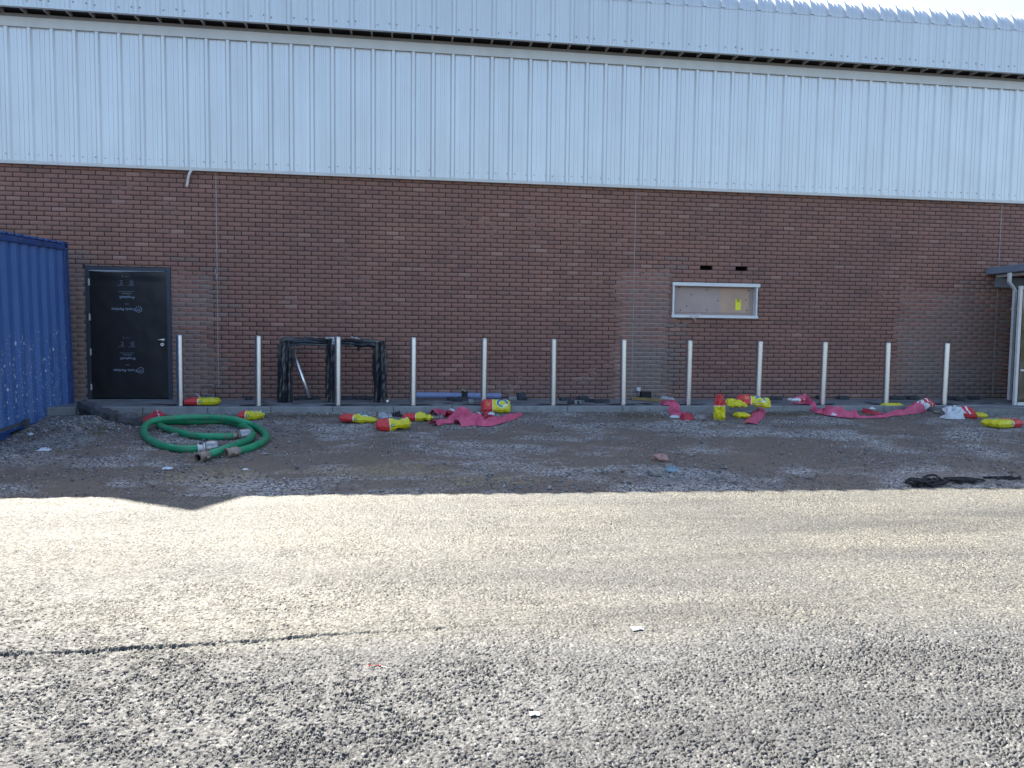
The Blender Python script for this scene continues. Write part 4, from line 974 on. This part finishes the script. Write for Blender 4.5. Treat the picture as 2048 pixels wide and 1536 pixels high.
# ------------------------------------------------------------ bags
def bag(c,L,Wd,H,rz,mat,label,seed=0,crush=.15,rx=0,ry=0,flange=.014,empty_=0.,cat='bag',mats=None):
    n,m_=30,18; mb=MB(); vs_=[]; hx,hy,hz=L/2,Wd/2,H/2
    for side in (1,-1):
        for j in range(m_):
            for i in range(n):
                u=i/(n-1)*2-1; v_=j/(m_-1)*2-1
                prof=(1-abs(u)**9)**.55*(1-abs(v_)**6)**.5 if abs(u)<1 and abs(v_)<1 else 0
                cr=1-crush*(.5+mnoise.noise(Vector((u*1.6+seed,v_*1.2,seed))))-empty_*max(0,u)*.9
                ridge=.13*crush*6*abs(mnoise.noise(Vector((u*2.3+seed*2,v_*1.6,side*.7))))
                z=side*hz*prof*max(.06,cr-ridge)
                ex_=1+.02*math.sin(v_*7+seed)+(.06*empty_*mnoise.noise(Vector((v_*3,seed,1))) if u>0 else 0)
                x=u*hx*ex_*(1-.05*(1-v_*v_)*0); y=v_*hy*(1-.03*abs(u)**6)*(1-empty_*.7*max(0,u)**1.5)+.01*mnoise.noise(Vector((u*4,seed,2)))
                x+=.012*mnoise.noise(Vector((u*5+seed,v_*5,side))); z+=.007*crush*5*mnoise.noise(Vector((u*3.2,v_*3.2,seed)))
                vs_.append((x,y,z))
    fs_=[]
    for s_ in (0,1):
        o=s_*n*m_
        for j in range(m_-1):
            for i in range(n-1):
                q=(o+j*n+i,o+j*n+i+1,o+(j+1)*n+i+1,o+(j+1)*n+i); fs_.append(q if s_==0 else q[::-1])
    o=n*m_
    for i in range(n-1): fs_.append((i+1,i,o+i,o+i+1)); a=(m_-1)*n+i; fs_.append((a,a+1,o+a+1,o+a))
    for j in range(m_-1): a=j*n; fs_.append((a,a+n,o+a+n,o+a)); a=j*n+n-1; fs_.append((a+n,a,o+a,o+a+n))
    mb.add(vs_,fs_,0,False)
    if flange:   # sealed end strips
        for sgn in (-1,1):
            if sgn==1 and empty_>.5: continue
            w=[(sgn*hx*.985,y_,0) for y_ in np.linspace(-hy*.86,hy*.86,9)]; w2=[(sgn*(hx+flange),p_[1]*1.0,.012*math.sin(k*1.7+seed)) for k,p_ in enumerate(w)]
            mb.add(w+w2,[(k,k+1,k+10,k+9) for k in range(8)],0)
    o=mb.build('cement_bag',mat); o.location=c; o.rotation_euler=(rx,ry,rz); tag(o,label,cat,'discarded bags along the kerb'); return o
def gc(px,py,dz=0): p=G(px,py); p.z+=dz; return p
# each: (centre pixel of the base)
p=Z0(404,811); bag((p.x,p.y+.05,.062),.49,.26,.12,R(4),'bag','full yellow and red bag on the pavement, right of the first bollard',1,.12)
p=G(500,842); bag((p.x,p.y+.12,p.z+.07),.30,.26,.14,R(-8),'bag','yellow bag with red end half hidden behind the green hose',2,.25)
p=G(716,848); bag((p.x,p.y+.12,p.z+.065),.50,.27,.15,R(-9),'bag','yellow and red bag lying left of the pair of silver wrappers',3,.4,ry=R(4),empty_=.35)
p=G(786,863); bag((p.x,p.y+.13,p.z+.085),.46,.27,.20,R(6),'bag','torn open yellow and red bag nearest the camera in the middle left heap',4,.5,ry=R(-5),empty_=.2)
p=G(836,844); bag((p.x,p.y+.12,p.z+.06),.42,.24,.14,R(-6),'baglow','crumpled yellow bag with pale patches at the left end of the pink sheeting',5,.6,empty_=.4)
p=G(993,827); bag((p.x,p.y+.09,p.z+.105),.43,.24,.13,R(-4),'bag','upright yellow and red bag leaning on the kerb by the fifth bollard',6,.18,rx=R(42))
# upright half-empty bag
p=G(1441,842); bag((p.x,p.y+.05,p.z+.215),.39,.18,.13,0,'bagup','red and yellow bag standing on end on the gravel left of the yellow heap',7,.7,flange=.02,empty_=.8).rotation_euler=(R(0),R(-90),R(80))
p=G(1478,822); bag((p.x,p.y+.1,p.z+.12),.30,.2,.13,R(-10),'bagplain','crumpled yellow bag on the kerb edge, left one of the heap under the window',8,.6,rx=R(25))
p=G(1513,822); bag((p.x,p.y+.1,p.z+.15),.50,.22,.13,R(-16),'bag','yellow and red folded bag on top of the heap at the ninth bollard',9,.5,rx=R(30),ry=R(8))
p=G(1488,838); bag((p.x,p.y+.09,p.z+.05),.21,.2,.10,R(3),'bagplain','small yellow bag end lying under the pink sheet at the heap',10,.4)
p=G(1790,822); bag((p.x,p.y+.1,p.z+.075),.36,.2,.12,R(2),'bagplain','yellow bag behind the long pink sheeting, by the eleventh bollard',11,.3)
p=G(1858,824); bag((p.x-.02,p.y+.12,p.z+.11),.36,.2,.13,R(12),'bagwhite','red bag with white print and black underside left of the last bollard',12,.5,rx=R(38),ry=R(-18))
p=G(1930,838); bag((p.x,p.y+.12,p.z+.09),.44,.28,.17,R(-12),'bagwhite','white and red printed bag, torn open, right of the last bollard',13,.35,rx=R(24))
p=G(1965,836); bag((p.x,p.y+.16,p.z+.03),.30,.22,.12,R(-10),'bagplain','yellow bag corner behind the torn white and red bag',14,.4)
p=G(2016,858); bag((p.x+.03,p.y+.16,p.z+.075),.56,.33,.14,R(14),'bagflip','full yellow bag with red end at the right edge of the picture',15,.12)
p=G(1600,815); bag((p.x-.02,p.y+.08,p.z+.12),.24,.17,.07,R(-8),'bagwhite','small white and red bag on the kerb under the pink sheet corner',16,.4)
cloth('torn_plastic','whiteplastic',gc(1906,838),.16,.10,.20,17,'torn white plastic flap standing beside the white and red bag','plastic',fr_=1.1)
# ------------------------------------------------------------ pink sheeting
def ribbon(name,mat,pts,label,seed,cat='plastic sheet',seg=7,prof=9,group='torn pink plastic sheeting'):
    """pts: (px,py of the base centre line, half width, height)"""
    C=[G(a,b2) for a,b2,_,_ in pts]; Wd=[q[2] for q in pts]; Hh=[q[3] for q in pts]
    path=catmull(C,seg); k=len(path); ws=np.interp(np.linspace(0,len(pts)-1,k),range(len(pts)),Wd); hs=np.interp(np.linspace(0,len(pts)-1,k),range(len(pts)),Hh)
    mb=MB(); vs_=[]
    for i,p_ in enumerate(path):
        t=(path[min(i+1,k-1)]-path[max(i-1,0)]); t.z=0; t.normalize(); nn=Vector((-t.y,t.x,0))
        # spread the sheet across its run, humped in the middle, with creases
        for j in range(prof):
            u=j/(prof-1)*2-1; cre=mnoise.noise(Vector((u*2.5+seed,i*.22,seed)))
            q=p_+nn*(u*ws[i]*(1+.2*mnoise.noise(Vector((i*.25,u,seed)))))
            zz=zg(q.x,q.y) if q.y<KERB or True else 0
            z=max(zg(q.x,q.y),p_.z-.2)+.012+hs[i]*(1-abs(u)**2.2)*(.75+.5*cre)+.012*abs(cre)
            vs_.append((q.x,q.y,z))
    mb.add(vs_,[(i*prof+j,i*prof+j+1,(i+1)*prof+j+1,(i+1)*prof+j) for i in range(k-1) for j in range(prof-1)],0,False)
    o=mb.build(name,mat,loc=path[k//2],solid=.003); tag(o,label,cat,group); return o
ribbon('plastic_sheeting','pinkplastic',[(866,852,.09,.10),(885,848,.05,.05),(905,846,.12,.10),(925,838,.15,.17),(945,842,.10,.10),(962,846,.08,.05)],'pink sheeting with a rolled left end, right of the torn bags',1)
ribbon('plastic_sheeting','pinkplastic',[(914,852,.13,.11),(935,850,.15,.15),(952,846,.14,.15),(968,852,.10,.09),(985,849,.09,.08),(1005,844,.08,.08),(1025,838,.08,.09),(1038,831,.06,.05)],'pink sheeting with a long arm pointing right toward the leaning bag',2)
ribbon('plastic_sheeting','pinkplastic',[(866,822,.07,.10),(880,826,.06,.07),(898,834,.05,.05),(912,840,.05,.04)],'narrow pink strip climbing to the kerb behind the crumpled yellow bag',3)
ribbon('plastic_sheeting','redplastic',[(895,838,.06,.12),(905,835,.05,.10),(918,836,.04,.04)],'red crumple with white print on top of the pink sheeting, left one',4)
ribbon('plastic_sheeting','redplastic',[(965,840,.05,.12),(978,839,.05,.10),(990,841,.03,.04)],'red crumple with white print on the pink sheeting, right one',5)
ribbon('plastic_sheeting','pinkplastic',[(1326,808,.05,.06),(1336,812,.07,.06),(1345,816,.10,.08),(1352,822,.08,.06),(1362,829,.05,.05),(1372,836,.05,.05)],'pink strip draped over the kerb below the left side of the window',6)
ribbon('plastic_sheeting','redplastic',[(1364,838,.06,.08),(1373,840,.09,.13),(1383,839,.06,.08)],'round red plastic bundle at the end of the draped pink strip',7)
ribbon('plastic_sheeting','pinkplastic',[(1520,827,.10,.10),(1514,834,.10,.08),(1506,842,.10,.045),(1500,849,.10,.02)],'flat pink sheet running down from the yellow bag heap to the gravel',8)
ribbon('plastic_sheeting','pinkplastic',[(1586,808,.05,.12),(1600,809,.08,.17),(1615,809,.06,.16),(1628,813,.05,.07),(1640,819,.05,.06),(1652,825,.07,.10),(1663,831,.14,.17),(1673,832,.13,.20),(1690,835,.10,.11),(1705,834,.08,.13),(1718,837,.04,.04),(1735,837,.025,.025),(1760,836,.04,.04),(1785,832,.06,.07),(1810,829,.07,.11),(1828,826,.10,.19),(1840,824,.08,.19),(1848,823,.04,.06)],'very long twisted pink sheeting along the kerb between the last four bollards',9)
ribbon('plastic_sheeting','redplastic',[(1728,825,.05,.08),(1740,829,.05,.06),(1755,831,.04,.05),(1768,831,.02,.02)],'short red strip inside the bend of the long pink sheeting',10)
ribbon('plastic_sheeting','redplastic',[(276,847,.03,.02),(292,842,.05,.04),(306,838,.05,.09),(318,835,.06,.12),(330,836,.04,.04)],'red and pink plastic strip behind the left bend of the green hose',11)
cloth('plastic_scrap','whiteplastic',gc(312,836),.06,.04,.08,18,'white plastic scrap on the pink strip behind the green hose','litter')
for a,b2,s1 in ((903,831,.05),(957,838,.03),(983,838,.05),(1520,818,.06),(1745,826,.04),(1668,839,.04)):
    p=G(a,b2+4); o=cloth('printed_scrap','whiteplastic',p+Vector((0,.02,.09)),s1,.03,.03,a*.1,'white printed edge lying on the pink sheeting '+{903:'behind its left hump',957:'at its centre',983:'near its right arm',1520:'on the yellow bag heap',1745:'on the short red strip',1668:'at the foot of its tallest fold'}[a],'plastic')
# ------------------------------------------------------------ green suction hoses
HR=.043
def hose(pts,label,strain_dir,name='suction_hose'):
    P=catmull([G(a,b2,dz) for a,b2,dz in pts],8); root=empty(name,tuple(P[0]),label,'hose','green suction hoses coiled on the gravel')
    mb=MB(); k=len(P); mb.tube(P,[HR*(1+.012*math.sin(i*1.9)) for i in range(k)],18); part(mb,'hose_body','hose',root)
    # strainer at the start
    d=(P[0]-P[2]).normalized(); a=P[0]
    mb=MB(); mb.tube([a-d*.03,a+d*.07],.040,18); mb.tube([a-d*.005,a+d*.015],.052,18); mb.tube([a+d*.06,a+d*.075],.06,18); sc=part(mb,'strainer_collar','whitemetal' if strain_dir else 'brass',root)
    mb=MB(); mb.tube([a+d*.072,a+d*.08,a+d*.20,a+d*.215,a+d*.225],[.055,.080,.084,.076,.01],22); part(mb,'strainer','strainer',root)
    # open coupling at the end
    d=(P[-1]-P[-3]).normalized(); a=P[-1]
    mb=MB(); mb.tube([a-d*.11,a-d*.09,a-d*.08,a-d*.03,a-d*.02,a+d*.02,a+d*.03,a+d*.055],[.047,.050,.057,.057,.050,.050,.060,.060],24,caps=False,smooth=False)
    mb.tube([a+d*.0551,a+d*.0561],[.060,.042],24,caps=False); mb.tube([a+d*.056,a-d*.06],.042,24,caps=False); cpl=part(mb,'coupling','brass',root)
    mb=MB(); mb.tube([a+d*.002,a+d*.006],.0415,22); sub(mb,'coupling_bore','darkvoid',cpl)
    s_=d.cross(Vector((0,0,1))).normalized()
    for sg in (-1,1):
        c=a-d*.05+s_*sg*.062-Vector((0,0,.01)); mb=MB(); mb.tube([c-d*.03,c+d*.035],[.012,.014],8); mb.tube([c+s_*sg*-.012,c+s_*sg*.02],.008,8); sub(mb,'lever_lug','brass',cpl)
    return root
hose([(396,897,.045),(378,898,.045),(356,897,.045),(325,891,.045),(303,882,.045),(289,868,.05),(291,852,.07),(310,841,.11),(356,836,.13),(401,834.5,.13),(447,836,.13),(477,841,.11),(507,851,.06),(527,864,.045),(532,876,.045),(516,889,.045),(492,898,.045),(470,903,.05),(460,905,.05)],
     'outer green suction hose looping round, its strainer lying low by the couplings',1)
hose([(466,872,.045),(447,873,.045),(400,872,.045),(365,866,.045),(333,857,.045),(319,850,.045),(322,844,.045),(350,843,.045),(400,843,.045),(445,842,.045),(472,847,.045),(494,856,.045),(504,868,.045),(497,880,.05),(476,888,.07),(447,899,.075),(418,909,.05),(402,914,.05)],
     'inner green suction hose with its strainer inside the coil and coupling nearest the camera',0)
# ------------------------------------------------------------ black rags / netting at the asphalt edge, right
def tangle(px,py,w,h,seed,n,label,name='black_netting'):
    mb=MB(); rr=random.Random(seed); c=G(px,py)
    for q in range(n):
        P=[Vector((rr.uniform(-w,w),rr.uniform(-.10,.10),rr.uniform(0,h))) for _ in range(5)]; P.sort(key=lambda v_: v_.x)
        P=[c+p_+Vector((0,0,.01)) for p_ in P]; mb.tube(catmull(P,5),rr.uniform(.006,.015),6,smooth=False)
    tag(mb.build(name,'blackrag',loc=c),label,'rag')
tangle(1855,971,.22,.06,1,20,'black ragged bundle at the asphalt edge on the right')
tangle(1925,965,.22,.035,2,8,'thin black tangled strap in the middle of the black debris at the right')
tangle(2015,960,.25,.02,3,4,'black tangled strap running out at the right edge')
mb=MB(); P=[G(1842,962,.02),G(1850,953,.02),G(1862,950,.04),G(1872,951,.04),G(1880,957,.02)]; mb.tube(catmull(P,6),.012,6); tag(mb.build('rubber_hoop','rubber',loc=P[0]),'thin black hoop rising behind the ragged bundle at right','hoop')
for o in bpy.data.objects:
    if '_w' in o: del o['_w']
